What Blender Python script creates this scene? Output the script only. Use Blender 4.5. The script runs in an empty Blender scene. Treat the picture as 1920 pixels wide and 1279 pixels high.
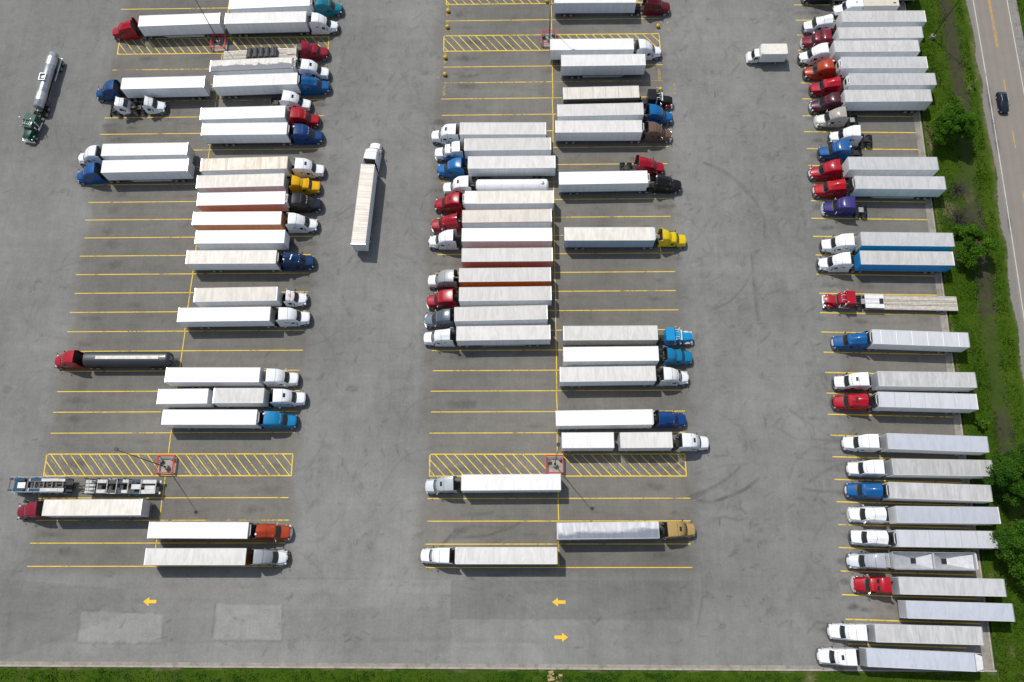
import bpy, math, random
import numpy as np
from mathutils import Vector, Matrix, Euler, Quaternion
random.seed(7)
RNG = np.random.default_rng(11)
scene = bpy.context.scene
COL = scene.collection

# ------------------------------------------------------------------ camera
F_PX, TILT, ROLL, YAW, CAM_H = 1493.0, 0.308188, 0.061815, -0.062395, 134.092
def cam_axes():
    ct, st = math.cos(TILT), math.sin(TILT); c, s = math.cos(YAW), math.sin(YAW)
    right = Vector((c, -s, 0)); yv = Vector((s, c, 0)); z = Vector((0, 0, 1))
    fwd = yv*st - z*ct; up = yv*ct + z*st
    return right*math.cos(ROLL)-up*math.sin(ROLL), right*math.sin(ROLL)+up*math.cos(ROLL), fwd
r_, u_, f_ = cam_axes()
cam = bpy.data.cameras.new('camera'); cam_o = bpy.data.objects.new('camera', cam); COL.objects.link(cam_o)
cam.sensor_width = 36; cam.lens = F_PX/1920*36; cam.clip_end = 6000; cam.clip_start = 1
cam_o.matrix_world = Matrix(((r_.x, u_.x, -f_.x, 0), (r_.y, u_.y, -f_.y, 0), (r_.z, u_.z, -f_.z, CAM_H), (0, 0, 0, 1)))
scene.camera = cam_o

# ------------------------------------------------------------------ sky, sun, exposure
SUN_TO = Vector((-0.358, 0.445, 1.0)).normalized()
world = bpy.data.worlds.new("World"); scene.world = world; world.use_nodes = True
wn = world.node_tree.nodes; wl = world.node_tree.links
sky = wn.new('ShaderNodeTexSky'); sky.sky_type = 'NISHITA'; sky.sun_disc = False
sky.sun_elevation = math.asin(SUN_TO.z); sky.sun_rotation = math.atan2(SUN_TO.x, SUN_TO.y) % (2*math.pi)
sky.air_density = 1.0; sky.dust_density = 1.2
bg = wn['Background']; bg.inputs['Strength'].default_value = 0.132
hs = wn.new('ShaderNodeHueSaturation'); hs.inputs['Saturation'].default_value = .62
wl.new(sky.outputs[0], hs.inputs['Color']); wl.new(hs.outputs[0], bg.inputs[0])
sun = bpy.data.lights.new('sun', 'SUN'); sun.energy = 3.5; sun.angle = math.radians(0.6); sun.color = (1, 0.955, 0.885)
sun_o = bpy.data.objects.new('sun', sun); COL.objects.link(sun_o)
sun_o.rotation_euler = (-SUN_TO).to_track_quat('-Z', 'Y').to_euler(); sun_o.location = (0, 0, 200)
scene.view_settings.view_transform = 'Standard'; scene.view_settings.look = 'None'
scene.view_settings.exposure = 0.0; scene.view_settings.gamma = 1.0; scene.view_settings.use_curve_mapping = False
scene.cycles.max_bounces = 6; scene.cycles.diffuse_bounces = 3; scene.cycles.glossy_bounces = 2
scene.cycles.transparent_max_bounces = 6
scene.cycles.use_adaptive_sampling = True

# measured positions in metres: key -> (trailer x, y, angle, length), (truck nose x, y, angle)
TRUCKS = {
 'AL1': ((-68.88, 108.37, -3.1103, 16.15), (-83.62, 107.84, -3.1005)),
 'AL2': ((-70.13, 93.77, -3.1239, 16.15), (-84.65, 93.44, -3.1138)),
 'AL4': ((-71.59, 79.18, -3.1308, 16.15), (-85.76, 79.13, -3.146)),
 'AL5': ((-71.03, 75.7, -3.1263, 16.15), (-85.41, 75.12, -3.0773)),
 'AL8': ((-70.61, 13.15, -3.1352, 16.15), (-84.69, 12.66, -3.0776)),
 'AR1': ((-51.2, 112.39, 0.0401, 16.15), (-37.18, 113.25, 0.0838)),
 'AR2': ((-51.67, 108.67, 0.0171, 16.15), (-37.7, 108.85, 0.0089)),
 'AR4': ((-53.31, 97.8, 0.0399, 16.15), (-38.77, 97.68, -0.0544)),
 'AR5': ((-52.19, 94.22, 0.0309, 16.15), (-38.44, 94.73, 0.0427)),
 'AR7': ((-53.89, 86.94, 0.0226, 16.15), (-39.88, 87.11, 0.0003)),
 'AR8': ((-53.2, 83.42, 0.0041, 16.15), (-38.93, 83.49, 0.0058)),
 'AR9': ((-52.47, 76.0, 0.0247, 16.15), (-38.08, 76.15, -0.0038)),
 'AR10': ((-52.79, 72.44, 0.023, 16.15), (-38.59, 72.7, 0.014)),
 'AR11': ((-52.23, 68.81, 0.0156, 16.15), (-38.04, 68.94, 0.0025)),
 'AR12': ((-52.59, 64.82, 0.0015, 16.15), (-38.43, 64.87, 0.0057)),
 'AR13': ((-51.62, 61.13, 0.002, 16.15), None),
 'AR14': ((-52.78, 57.18, -0.0004, 16.15), (-38.5, 57.52, 0.0474)),
 'AR15': ((-51.18, 50.04, 0.0158, 14.67), (-39.19, 50.23, 0.0162)),
 'AR16': ((-52.85, 46.33, 0.0104, 16.15), (-38.42, 46.69, 0.0387)),
 'AR17': ((-53.57, 35.39, -0.0014, 16.15), (-39.51, 35.44, 0.0083)),
 'AR18a': ((-58.2, 31.64, 0.0103, 8.55), None),
 'AR18b': ((-48.73, 31.76, 0.001, 8.55), (-37.98, 31.97, 0.0287)),
 'AR19': ((-53.34, 28.05, -0.0004, 16.15), (-39.18, 27.97, -0.0104)),
 'AR20': ((-52.85, 9.58, -0.0011, 16.15), (-38.61, 9.45, -0.0165)),
 'AR21': ((-52.8, 5.47, 0.0029, 16.15), (-38.68, 5.49, 0.0003)),
 'BL1': ((-4.45, 83.08, 3.1345, 16.15), (-18.25, 83.42, 3.0972)),
 'BL2': ((-3.55, 79.74, -3.138, 16.15), (-17.48, 79.62, -3.1288)),
 'BL3': ((-2.79, 75.94, -3.1399, 16.15), (-16.96, 76.16, -3.1741)),
 'BL5': ((-3.2, 68.75, -3.1392, 16.15), (-17.21, 68.93, -3.1701)),
 'BL6': ((-3.6, 65.0, -3.1311, 16.15), (-17.63, 64.62, -3.0975)),
 'BL7': ((-3.59, 61.3, -3.1415, 16.15), (-18.08, 61.37, -3.1509)),
 'BL8': ((-3.5, 57.38, -3.1379, 16.15), None),
 'BL9': ((-3.88, 53.57, -3.1354, 16.15), (-17.89, 53.63, -3.1568)),
 'BL10': ((-3.8, 49.98, -3.1321, 16.15), (-17.98, 49.68, -3.1087)),
 'BL11': ((-4.53, 46.37, -3.1199, 16.15), (-18.24, 46.13, -3.129)),
 'BL12': ((-4.08, 42.79, -3.1295, 16.15), (-18.24, 42.79, -3.154)),
 'BL13': ((-2.67, 17.27, -3.1343, 16.15), (-17.01, 16.93, -3.1015)),
 'BL14': ((-3.39, 5.77, -3.1388, 16.15), (-17.34, 5.86, -3.157)),
 'BR1': ((13.63, 112.66, -0.0061, 16.15), (28.96, 112.57, -0.0058)),
 'BR2': ((12.72, 101.65, -0.001, 16.15), (26.71, 102.15, 0.0736)),
 'BR3': ((14.82, 98.0, 0.0044, 16.15), None),
 'BR4': ((14.17, 90.75, 0.0187, 14.37), (28.18, 90.72, -0.0187)),
 'BR5': ((13.92, 87.0, 0.0159, 16.15), (28.11, 87.2, 0.0115)),
 'BR6': ((13.49, 83.37, -0.0026, 16.15), (27.73, 83.36, 0.0014)),
 'BR8': ((14.02, 72.62, 0.0119, 16.15), (28.8, 72.47, -0.031)),
 'BR9': ((14.84, 61.35, -0.0029, 16.15), (29.03, 61.36, 0.0038)),
 'BR10': ((14.31, 42.72, 0.0027, 16.15), (28.94, 42.84, 0.0136)),
 'BR11': ((14.27, 38.97, 0.0083, 16.15), (28.68, 39.27, 0.0331)),
 'BR12': ((13.61, 35.45, 0.0117, 16.15), (27.93, 35.59, 0.0086)),
 'BR13': ((12.84, 27.94, 0.0144, 16.15), (26.9, 28.22, 0.0255)),
 'BR14a': ((9.98, 24.15, 0.0057, 8.55), None),
 'BR14b': ((19.56, 24.18, 0.0091, 8.55), (30.46, 24.24, 0.0038)),
 'BR15': ((12.8, 9.68, 0.014, 16.15), (27.28, 10.09, 0.0428)),
 'C2': ((69.59, 107.51, 3.1331, 16.15), (54.94, 107.62, 3.1355)),
 'C3': ((68.49, 103.73, -3.1396, 16.15), (54.23, 104.17, -3.2051)),
 'C4': ((67.35, 100.63, 3.1388, 16.15), (53.26, 100.37, 3.1825)),
 'C5': ((68.3, 96.89, 3.1344, 16.15), (53.88, 97.0, 3.1338)),
 'C6': ((69.32, 93.17, 3.1349, 16.15), (54.69, 93.28, 3.1329)),
 'C7': ((67.98, 89.54, 3.1401, 16.15), (54.27, 89.37, 3.1685)),
 'C11': ((66.92, 75.18, 3.1314, 16.15), (52.58, 74.93, 3.1856)),
 'C12': ((67.63, 71.23, 3.1261, 16.15), (52.95, 71.41, 3.1323)),
 'C14': ((67.3, 60.02, 3.1241, 16.15), (53.08, 60.25, 3.1274)),
 'C15': ((66.7, 56.42, 3.1248, 16.15), (52.08, 56.6, 3.133)),
 'C17': ((66.85, 41.62, 3.1012, 16.15), (52.96, 41.86, 3.1477)),
 'C18': ((66.82, 34.42, 3.1253, 16.15), (52.31, 34.65, 3.127)),
 'C19': ((66.39, 30.8, 3.1151, 16.15), (51.76, 31.27, 3.103)),
 'C20': ((66.93, 23.74, 3.1064, 16.15), (52.57, 24.2, 3.1127)),
 'C21': ((67.15, 19.71, 3.1272, 16.15), (52.82, 19.92, 3.126)),
 'C22': ((66.1, 15.83, 3.1099, 16.15), (52.13, 16.48, 3.0796)),
 'C23': ((66.68, 12.2, 3.1324, 16.15), (52.16, 12.54, 3.1048)),
 'C24': ((66.22, 8.48, 3.1297, 16.15), (51.95, 8.94, 3.0899)),
 'C26': ((65.61, 1.31, 3.1237, 16.15), (51.46, 1.67, 3.1085)),
 'C27': ((66.23, -2.25, 3.1162, 16.15), None),
 'C28': ((61.02, -5.66, 3.1203, 16.15), (46.78, -5.39, 3.1256)),
 'C29': ((59.27, -9.26, 3.1029, 16.15), (44.75, -9.04, 3.1496)),
}
STROKES = [([(33.6,78.0),(36.7,76.5),(39.4,74.3),(41.6,71.3),(43.7,66.6),(43.5,62.1)],0.22,0.5),([(33.7,77.7),(36.6,76.2),(39.1,74.0),(41.2,71.3)],0.2,0.45),([(40.8,59.1),(40.7,54.4),(40.7,50.6),(40.8,46.4)],0.2,0.6),([(41.1,58.5),(41.1,54.4),(41.1,50.6),(41.1,46.4)],0.18,0.5),([(32.5,48.2),(36.0,49.8),(38.7,52.4),(40.5,55.3)],0.25,0.35),([(37.4,49.8),(40.7,51.5),(43.2,54.7)],0.25,0.2),([(33.2,47.8),(37.8,48.2),(41.1,49.2)],0.25,0.2),([(42.6,51.1),(45.6,52.2)],0.25,0.35),([(34.8,68.7),(37.0,70.6)],0.2,0.35),([(45.6,69.1),(47.4,70.9)],0.2,0.3),([(26.7,15.3),(29.4,16.4),(31.7,17.5),(33.9,18.9),(35.5,20.3)],0.35,0.55),([(27.4,15.1),(30.0,16.4),(32.2,17.6),(34.1,19.0)],0.3,0.4),([(28.1,14.8),(30.7,14.7),(33.3,15.5),(36.1,16.7),(38.4,18.4)],0.4,0.6),([(45.6,16.8),(48.2,16.4),(52.5,16.3)],0.3,0.5),([(44.8,30.2),(47.7,27.9),(51.2,25.6),(53.3,24.7)],0.25,0.4),([(41.6,27.3),(43.5,26.4),(45.5,25.1),(48.2,25.0),(52.9,24.8)],0.22,0.35),([(46.9,18.0),(49.1,19.4),(51.4,20.5),(53.6,21.3)],0.35,0.45),([(45.0,22.0),(47.9,21.5),(53.3,21.5)],0.25,0.3),([(48.1,23.8),(50.8,23.3),(52.8,23.3)],0.3,0.35),([(31.3,22.1),(33.8,22.4)],0.25,0.3),([(27.8,19.1),(32.6,20.5),(37.0,20.9)],0.25,0.2),([(30.5,11.6),(32.0,12.2),(34.4,11.7),(35.5,11.8)],0.2,0.35),([(26.1,20.9),(24.1,19.8),(22.7,18.7)],0.5,0.5),([(-14.2,7.3),(-12.6,9.0),(-11.6,10.2)],0.45,0.5),([(-12.6,9.0),(-9.4,8.9),(-6.8,9.1),(-4.9,9.7),(-2.5,10.5),(-1.1,11.4)],0.35,0.5),([(-10.9,10.5),(-9.1,10.6),(-6.8,10.5),(-3.4,10.4)],0.3,0.35),([(-10.9,12.4),(-8.3,12.5),(-5.7,12.8)],0.4,0.3),([(-6.2,7.5),(-4.9,8.3),(-3.5,8.8)],0.25,0.3),([(22.7,19.5),(26.0,22.3)],0.3,0.45),([(-39.0,104.3),(-35.7,105.4)],0.2,0.25),([(-38.9,66.1),(-35.0,67.5),(-32.5,69.5)],0.2,0.35),([(-38.4,66.6),(-35.5,68.0)],0.2,0.3),([(45.7,-4.1),(47.6,-4.1)],0.3,0.5),([(28.0,4.9),(28.1,1.0),(27.7,-1.5),(26.8,-4.8)],0.15,0.3),([(30.2,-0.5),(30.0,-4.3)],0.15,0.2),([(13.6,-3.3),(16.3,-2.8),(22.6,-2.0)],0.35,0.22),([(40.6,-2.2),(43.6,1.6),(45.5,4.7)],0.8,0.14)]
OILS = [(-16.4,87.0,2.28,0.71,0.6),(20.2,79.0,1.01,0.52,0.55),(22.6,69.3,1.58,0.33,0.3),(26.5,68.8,1.98,0.55,0.5),(26.7,58.2,1.55,0.63,0.45),(27.5,96.3,0.83,0.49,0.3),(27.3,102.2,0.84,0.63,0.4),(-12.4,101.7,3.73,0.5,0.35),(-17.1,102.0,1.49,0.5,0.5),(-15.7,97.6,1.27,0.37,0.5),(-14.0,98.2,2.12,0.5,0.3),(-14.3,113.1,0.98,0.79,0.45),(-11.6,113.0,1.52,0.66,0.25),(-40.0,91.3,1.89,0.48,0.5),(-39.8,87.5,1.57,0.6,0.4),(-41.5,80.2,2.57,0.7,0.4),(-36.7,79.0,0.62,0.46,0.2),(-39.8,61.6,1.49,0.54,0.45),(-34.6,66.1,1.6,0.44,0.2),(-40.8,53.8,2.34,0.52,0.35),(-39.0,53.3,0.97,0.42,0.4),(-38.6,35.7,0.94,0.39,0.4),(56.8,111.9,2.56,0.52,0.55),(55.7,107.7,0.85,0.76,0.4),(54.4,93.5,1.44,0.48,0.35),(54.6,87.1,0.92,0.82,0.5),(55.4,82.6,1.81,0.58,0.55),(54.0,79.3,1.0,0.57,0.45),(54.1,68.5,0.98,0.76,0.5),(55.0,64.3,2.33,0.54,0.6),(54.7,52.9,1.9,0.61,0.65),(50.9,52.9,1.33,0.41,0.25),(60.8,52.7,1.51,0.61,0.3),(59.3,46.1,2.43,0.5,0.45),(51.9,-1.8,1.34,0.4,0.6),(53.4,-2.2,1.17,0.56,0.6),(50.5,2.0,0.85,0.57,0.55),(57.5,-1.9,0.84,0.4,0.3),(50.6,5.3,0.68,0.5,0.5),(52.1,20.0,1.24,0.53,0.35),(51.4,16.1,1.4,0.35,0.45),(51.5,12.8,1.22,0.34,0.45),(51.7,9.0,1.03,0.34,0.3),(-8.8,2.3,1.21,0.33,0.5),(-4.7,2.8,2.24,0.33,0.45),(-16.9,74.9,1.01,0.57,0.4),(-17.3,72.3,1.41,0.45,0.45),(-14.5,67.2,1.0,0.33,0.2),(-16.4,57.4,2.54,0.63,0.35),(-18.3,57.9,1.37,0.53,0.2),(-81.6,87.1,1.69,0.6,0.5),(-80.6,85.8,1.47,0.95,0.4),(-79.8,72.5,1.43,0.45,0.3),(-74.3,109.5,1.1,0.39,0.2),(21.3,109.0,1.5,0.64,0.3),(4.5,98.4,0.84,0.5,0.4),(-14.9,113.6,0.65,0.66,0.35),(17.4,28.2,1.09,0.28,0.3),(-64.5,32.5,0.94,0.29,0.15),(9.2,9.3,0.7,0.17,0.2),(4.5,9.5,1.75,0.26,0.15),(-11.3,9.5,1.05,0.43,0.35),(-12.6,9.0,0.7,0.51,0.45),(22.4,20.0,1.42,0.53,0.35),(21.1,20.9,0.89,0.54,0.35),(-77.3,105.0,1.31,0.77,0.3),(26.4,50.5,0.76,0.31,0.15),(-67.8,52.9,0.59,0.42,0.3),(-65.5,46.7,0.39,0.81,0.25),(-22.8,-7.0,2.54,0.47,0.1),(-29.9,-1.4,1.72,0.49,0.12),(14.6,0.8,1.54,0.49,0.2),(46.6,-5.1,1.0,0.39,0.4)]
PATCHES = [([(-71.9,-2.8),(-58.5,-3.2),(-58.2,-7.6),(-71.9,-7.6)],1.13),([(-50.2,-1.7),(-39.4,-1.7),(-39.0,-7.2),(-50.1,-7.1)],1.13),([(-75.8,-7.6),(-58.5,-7.6),(3.4,-7.3),(3.4,-10.5),(-76.3,-10.9)],1.05),([(-12.4,2.1),(26.6,2.2),(26.2,-3.9),(-12.3,-4.0)],0.93),([(-12.3,-4.0),(7.2,-3.9),(8.9,-4.7),(9.6,-6.1),(9.4,-10.5),(-12.1,-10.6)],1.07),([(-65.2,0.5),(-86.2,2.1),(-83.6,-10.5),(-64.7,-3.2)],0.92),([(-42.4,2.2),(-12.4,2.3),(-12.3,-2.2),(-41.9,-2.3)],1.05),([(10.6,9.5),(42.9,11.3),(45.2,1.3),(41.0,-6.7),(10.0,-10.5)],0.9)]
DITCH = [(84.6,114.7),(84.5,107.0),(84.2,100.7),(84.1,93.3),(83.9,88.6),(82.9,79.3),(82.4,71.4),(82.1,59.6),(82.1,54.4),(81.1,46.3),(80.7,38.5),(80.7,32.8),(80.3,24.5),(79.9,15.7),(79.7,8.8),(79.4,1.4)]
# ------------------------------------------------------------------ materials
def hexc(h):
    h = h.lstrip('#'); v = [int(h[i:i+2], 16)/255 for i in (0, 2, 4)]
    return tuple(c/12.92 if c <= .04045 else ((c+.055)/1.055)**2.4 for c in v)
MATS = {}
class NT:
    def __init__(s, name):
        s.m = bpy.data.materials.new(name); s.m.use_nodes = True; s.n = s.m.node_tree.nodes; s.l = s.m.node_tree.links
        s.b = s.n['Principled BSDF']; MATS[name] = s.m
    def new(s, t, **kw):
        o = s.n.new(t)
        for k, v in kw.items(): setattr(o, k, v)
        return o
    def link(s, a, b): s.l.new(a, b)
    def noise(s, vec, scale, detail=4, rough=.55, dist=0.0):
        o = s.new('ShaderNodeTexNoise'); o.inputs['Scale'].default_value = scale; o.inputs['Detail'].default_value = detail
        o.inputs['Roughness'].default_value = rough; o.inputs['Distortion'].default_value = dist
        if vec is not None: s.link(vec, o.inputs['Vector'])
        return o.outputs['Fac']
    def ramp(s, fac, pts):
        o = s.new('ShaderNodeValToRGB'); e = o.color_ramp.elements
        while len(e) < len(pts): e.new(.5)
        for i, (p, c) in enumerate(pts):
            e[i].position = p; e[i].color = (c, c, c, 1) if isinstance(c, (int, float)) else (*c, 1)
        s.link(fac, o.inputs[0]); return o.outputs[0]
    def mix(s, fac, a, b, mode='MIX'):
        o = s.new('ShaderNodeMix', data_type='RGBA', blend_type=mode)
        for sock, v in ((o.inputs[0], fac), (o.inputs[6], a), (o.inputs[7], b)):
            if hasattr(v, 'node'): s.link(v, sock)
            elif isinstance(v, (int, float)): sock.default_value = v
            else: sock.default_value = (*v, 1)
        return o.outputs[2]
    def math(s, op, a, b=0.0, c=None):
        o = s.new('ShaderNodeMath', operation=op)
        for i, v in enumerate((a, b) if c is None else (a, b, c)):
            if hasattr(v, 'node'): s.link(v, o.inputs[i])
            else: o.inputs[i].default_value = v
        return o.outputs[0]
    def bump(s, h, strength, dist):
        o = s.new('ShaderNodeBump'); o.inputs['Strength'].default_value = strength; o.inputs['Distance'].default_value = dist
        s.link(h, o.inputs['Height']); s.link(o.outputs[0], s.b.inputs['Normal'])
    def mapping(s, vec, scale=(1, 1, 1), loc=None):
        o = s.new('ShaderNodeMapping'); o.inputs['Scale'].default_value = scale
        s.link(vec, o.inputs['Vector'])
        if loc is not None: s.link(loc, o.inputs['Location'])
        return o.outputs[0]
    def objco(s, scale=(1, 1, 1), rand=True):
        t = s.new('ShaderNodeTexCoord'); inf = s.new('ShaderNodeObjectInfo')
        if not rand: return s.mapping(t.outputs['Object'], scale)
        v = s.new('ShaderNodeVectorMath', operation='SCALE'); v.inputs[0].default_value = (71, 53, 37)
        s.link(inf.outputs['Random'], v.inputs['Scale'])
        return s.mapping(t.outputs['Object'], scale, v.outputs[0])
    def set(s, **kw):
        for k, v in kw.items():
            i = s.b.inputs[k]
            if hasattr(v, 'node'): s.link(v, i)
            elif isinstance(v, (tuple, list)): i.default_value = (*v, 1) if len(v) == 3 else v
            else: i.default_value = v

def plain(name, color, rough=.5, metal=0.0, coat=0.0, var=.12, vs=1.5):
    if name in MATS: return MATS[name]
    t = NT(name); c = hexc(color) if isinstance(color, str) else color
    n = t.noise(t.objco(), vs, 4)
    t.set(**{'Base Color': t.mix(t.ramp(n, [(.3, 0.0), (.7, 1.0)]), tuple(x*(1-var) for x in c), tuple(min(1, x*(1+var*.4)) for x in c)),
             'Roughness': rough, 'Metallic': metal, 'Coat Weight': coat, 'Coat Roughness': .08})
    return t.m
def paint(color):
    name = 'truck_paint_'+color.lstrip('#')
    if name in MATS: return MATS[name]
    t = NT(name); c = [x*.92 for x in hexc(color)]
    co = t.objco()
    if min(c) < .45: c = [x**1.08*.86 for x in c]
    if c[2] > c[0]*2.5: c = [c[0]*.6, c[1]*(1.4 if c[1] < .42*c[2] else 1.1), c[2]*1.12]
    c = tuple(c)
    n = t.noise(co, 1.2, 5); d = t.noise(co, 6, 3)
    col = t.mix(t.ramp(n, [(.35, 0.0), (.75, .45)]), c, tuple(x*.72+.018 for x in c))
    t.set(**{'Base Color': col, 'Roughness': t.ramp(d, [(.3, .22), (.7, .38)]), 'Coat Weight': .22, 'Coat Roughness': .12, 'Specular IOR Level': .25})
    return t.m

def roof_mat(name, base, dark, ribs=.5, dirt=0.0, dirtcol=(.3, .24, .17), seam=None, seamcol=None, half=None):
    t = NT(name); co = t.objco((1, 1, 1)); raw = t.objco(rand=False)
    wr = t.noise(t.mapping(co, (1.05, .26, 1)), 1.0, 3, .5, 1.6)
    fine = t.noise(t.mapping(co, (2.4, .05, 1)), 1.0, 2)
    blot = t.noise(co, .35, 4)
    col = t.mix(t.ramp(wr, [(.36, 0.0), (.62, 1.0)]), dark, base)
    col = t.mix(t.math('MULTIPLY', t.ramp(fine, [(.5, 0.0), (.72, 1.0)]), .16*ribs), col, dark)
    if dirt:
        band = t.noise(t.mapping(co, (2.3, .10, 1)), 1.0, 4, .6, .6)
        m = t.math('MULTIPLY', t.ramp(band, [(.38, 0.0), (.68, 1.0)]), t.ramp(blot, [(.3, .25), (.7, 1.0)]))
        col = t.mix(t.math('MULTIPLY', m, dirt), col, dirtcol)
    sep = t.new('ShaderNodeSeparateXYZ'); t.link(raw, sep.inputs[0])
    if seam:
        fr = t.math('FRACT', t.math('DIVIDE', t.math('ADD', sep.outputs['X'], 100.0), seam))
        lm = t.math('LESS_THAN', fr, .1/seam)
        col = t.mix(lm, col, seamcol)
    if half:   # soot or missing wash on one long side, ragged edge
        w = t.math('ADD', sep.outputs['Y'], t.math('MULTIPLY', t.math('SUBTRACT', t.noise(t.mapping(co, (.45, 1.0, 1)), 1.0, 6, .65), .5), 2.2))
        x = t.math('MULTIPLY', sep.outputs['X'], half[1])
        col = t.mix(t.math('MULTIPLY', t.ramp(t.math('ADD', t.math('ADD', w, x), half[0]), half[4] if len(half) > 4 else [(.38, 1.0), (.56, 0.0)]), half[2]), col, half[3])
    inf = t.new('ShaderNodeObjectInfo'); sc = t.new('ShaderNodeVectorMath', operation='SCALE'); t.link(col, sc.inputs[0])
    t.link(t.math('ADD', t.math('MULTIPLY', inf.outputs['Random'], .16), .88), sc.inputs['Scale']); col = sc.outputs[0]
    t.set(**{'Base Color': col, 'Roughness': .5, 'Specular IOR Level': .2})
    h = t.math('ADD', wr, t.math('MULTIPLY', fine, .6))
    t.bump(h, .6*ribs, .08)
    return t.m
ROOF = {
 'white':  roof_mat('trailer_roof_white', (.77, .765, .75), (.68, .67, .65), .5, .06, seam=1.22, seamcol=(.69, .68, .67)),
 'bright': roof_mat('trailer_roof_bright_white', (.80, .81, .82), (.76, .76, .76), .2, seam=.61, seamcol=(.77, .775, .78)),
 'ribbed': roof_mat('trailer_roof_ribbed', (.63, .618, .595), (.54, .53, .51), 1.0, .06),
 'grey':   roof_mat('trailer_roof_shade_grey', (.50, .505, .515), (.42, .425, .435), .6, .15),  # greyed base colour stands in for cloud shade over the right-hand row
 'greyrib': roof_mat('trailer_roof_shade_grey_ribbed', (.54, .535, .52), (.43, .43, .425), 1.0, .25, (.27, .25, .22), seam=.62, seamcol=(.46, .455, .445)),  # ribbed version, cloud shade also put into the grey
 'greyblue': roof_mat('trailer_roof_shade_grey_blue', (.47, .50, .56), (.42, .445, .50), .35, .05),  # bluish version, cloud shade kept in the colour
 'greydirt': roof_mat('trailer_roof_shade_grey_dirty', (.52, .52, .515), (.42, .42, .42), .7, .6, (.24, .235, .23)),  # cloud shade in the base grey, with real dirt streaks on top
 'cream':  roof_mat('trailer_roof_cream', (.70, .67, .61), (.59, .56, .50), .7, .15),
 'tan':    roof_mat('trailer_roof_tan', (.80, .74, .66), (.70, .62, .51), .7, .75, (.28, .18, .10)),
 'rust':   roof_mat('trailer_roof_rusty', (.84, .80, .74), (.76, .70, .62), .8, .6, (.26, .17, .10), seam=1.22, seamcol=(.60, .50, .40)),
 'soot':   roof_mat('trailer_roof_soot', (.66, .64, .60), (.55, .53, .49), .7, .3, half=(.5, .008, .92, (.13, .14, .165))),
 'washed': roof_mat('trailer_roof_streaked', (.70, .71, .73), (.54, .55, .57), .5, .35, (.24, .24, .25), half=(.75, -.035, .8, (.12, .14, .19), [(.25, 1.0), (.85, 0.0)])),
 'seam':   roof_mat('trailer_roof_seamed', (.50, .52, .54), (.46, .475, .50), .25, .1, seam=2.6, seamcol=(.72, .74, .76)),  # base greyed for cloud shade like the other right-hand roofs
 'dseam':  roof_mat('trailer_roof_dark_seams', (.50, .52, .55), (.46, .47, .50), .25, .1, seam=2.45, seamcol=(.36, .37, .4)),  # grey base again carries the painted cloud shade
 'curtain': roof_mat('trailer_roof_curtain', (.70, .67, .60), (.60, .57, .51), .4, .25, seam=2.4, seamcol=(.42, .4, .36)),
}
def side_mat(color, alpha=0.0):
    name = 'trailer_side_'+color.lstrip('#')
    if name in MATS: return MATS[name]
    t = NT(name); c = hexc(color); raw = t.objco(rand=False); co = t.objco()
    sep = t.new('ShaderNodeSeparateXYZ'); t.link(raw, sep.inputs[0])
    fr = t.math('FRACT', t.math('DIVIDE', t.math('ADD', sep.outputs['X'], 100.0), 1.22))
    lm = t.math('LESS_THAN', fr, .035)
    col = t.mix(t.ramp(t.noise(t.mapping(co, (.8, .8, .25)), 1.0, 5), [(.35, 0.0), (.75, .3)]), c, tuple(x*.6 for x in c))
    col = t.mix(t.math('MULTIPLY', lm, .45), col, tuple(x*.35 for x in c))
    t.set(**{'Base Color': col, 'Roughness': .35, 'Coat Weight': .2, 'Specular IOR Level': .4}); return t.m

GLASS = plain('window_glass', (.012, .018, .022), .06, 0, .6, .1)
RUBBER = plain('tyre_rubber', (.018, .018, .019), .8, 0, 0, .3)
RIM = plain('wheel_rim', (.66, .66, .67), .35, .35, 0, .2)
BLACK = plain('black_plastic', (.016, .016, .018), .5, 0, 0, .3)
FRAME = plain('chassis_black', (.024, .023, .022), .6, .2, 0, .4)
CHROME = plain('chrome', (.86, .87, .89), .24, .55, 0, .05)
ALU = plain('aluminium', (.60, .61, .63), .38, .8, 0, .15)
TANKALU = plain('tank_aluminium', (.50, .51, .54), .3, .85, 0, .2)
GALV = plain('galvanised_steel', (.36, .37, .38), .5, .5, 0, .2)
LAMPW = plain('lamp_lens', (.7, .72, .74), .1, 0, .5, .05)
LAMPR = plain('tail_lamp', (.35, .01, .01), .2, 0, .5, .05)
WHITE = plain('white_steel', (.72, .72, .71), .45, 0, 0, .12)
REDTUBE = plain('red_guard_paint', (.56, .045, .04), .5, 0, 0, .2)
POLEMAT = plain('pole_bronze', (.03, .028, .026), .5, .3, 0, .2)
YELPLAST = plain('bollard_yellow', (.60, .40, .012), .45, 0, .1, .35, 4)
DKGREY = plain('dark_grey_tarp', (.05, .052, .06), .65, 0, 0, .4, 1.2)
WOOD = plain('deck_planks', (.50, .46, .40), .75, 0, 0, .3, 2.5)

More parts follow.
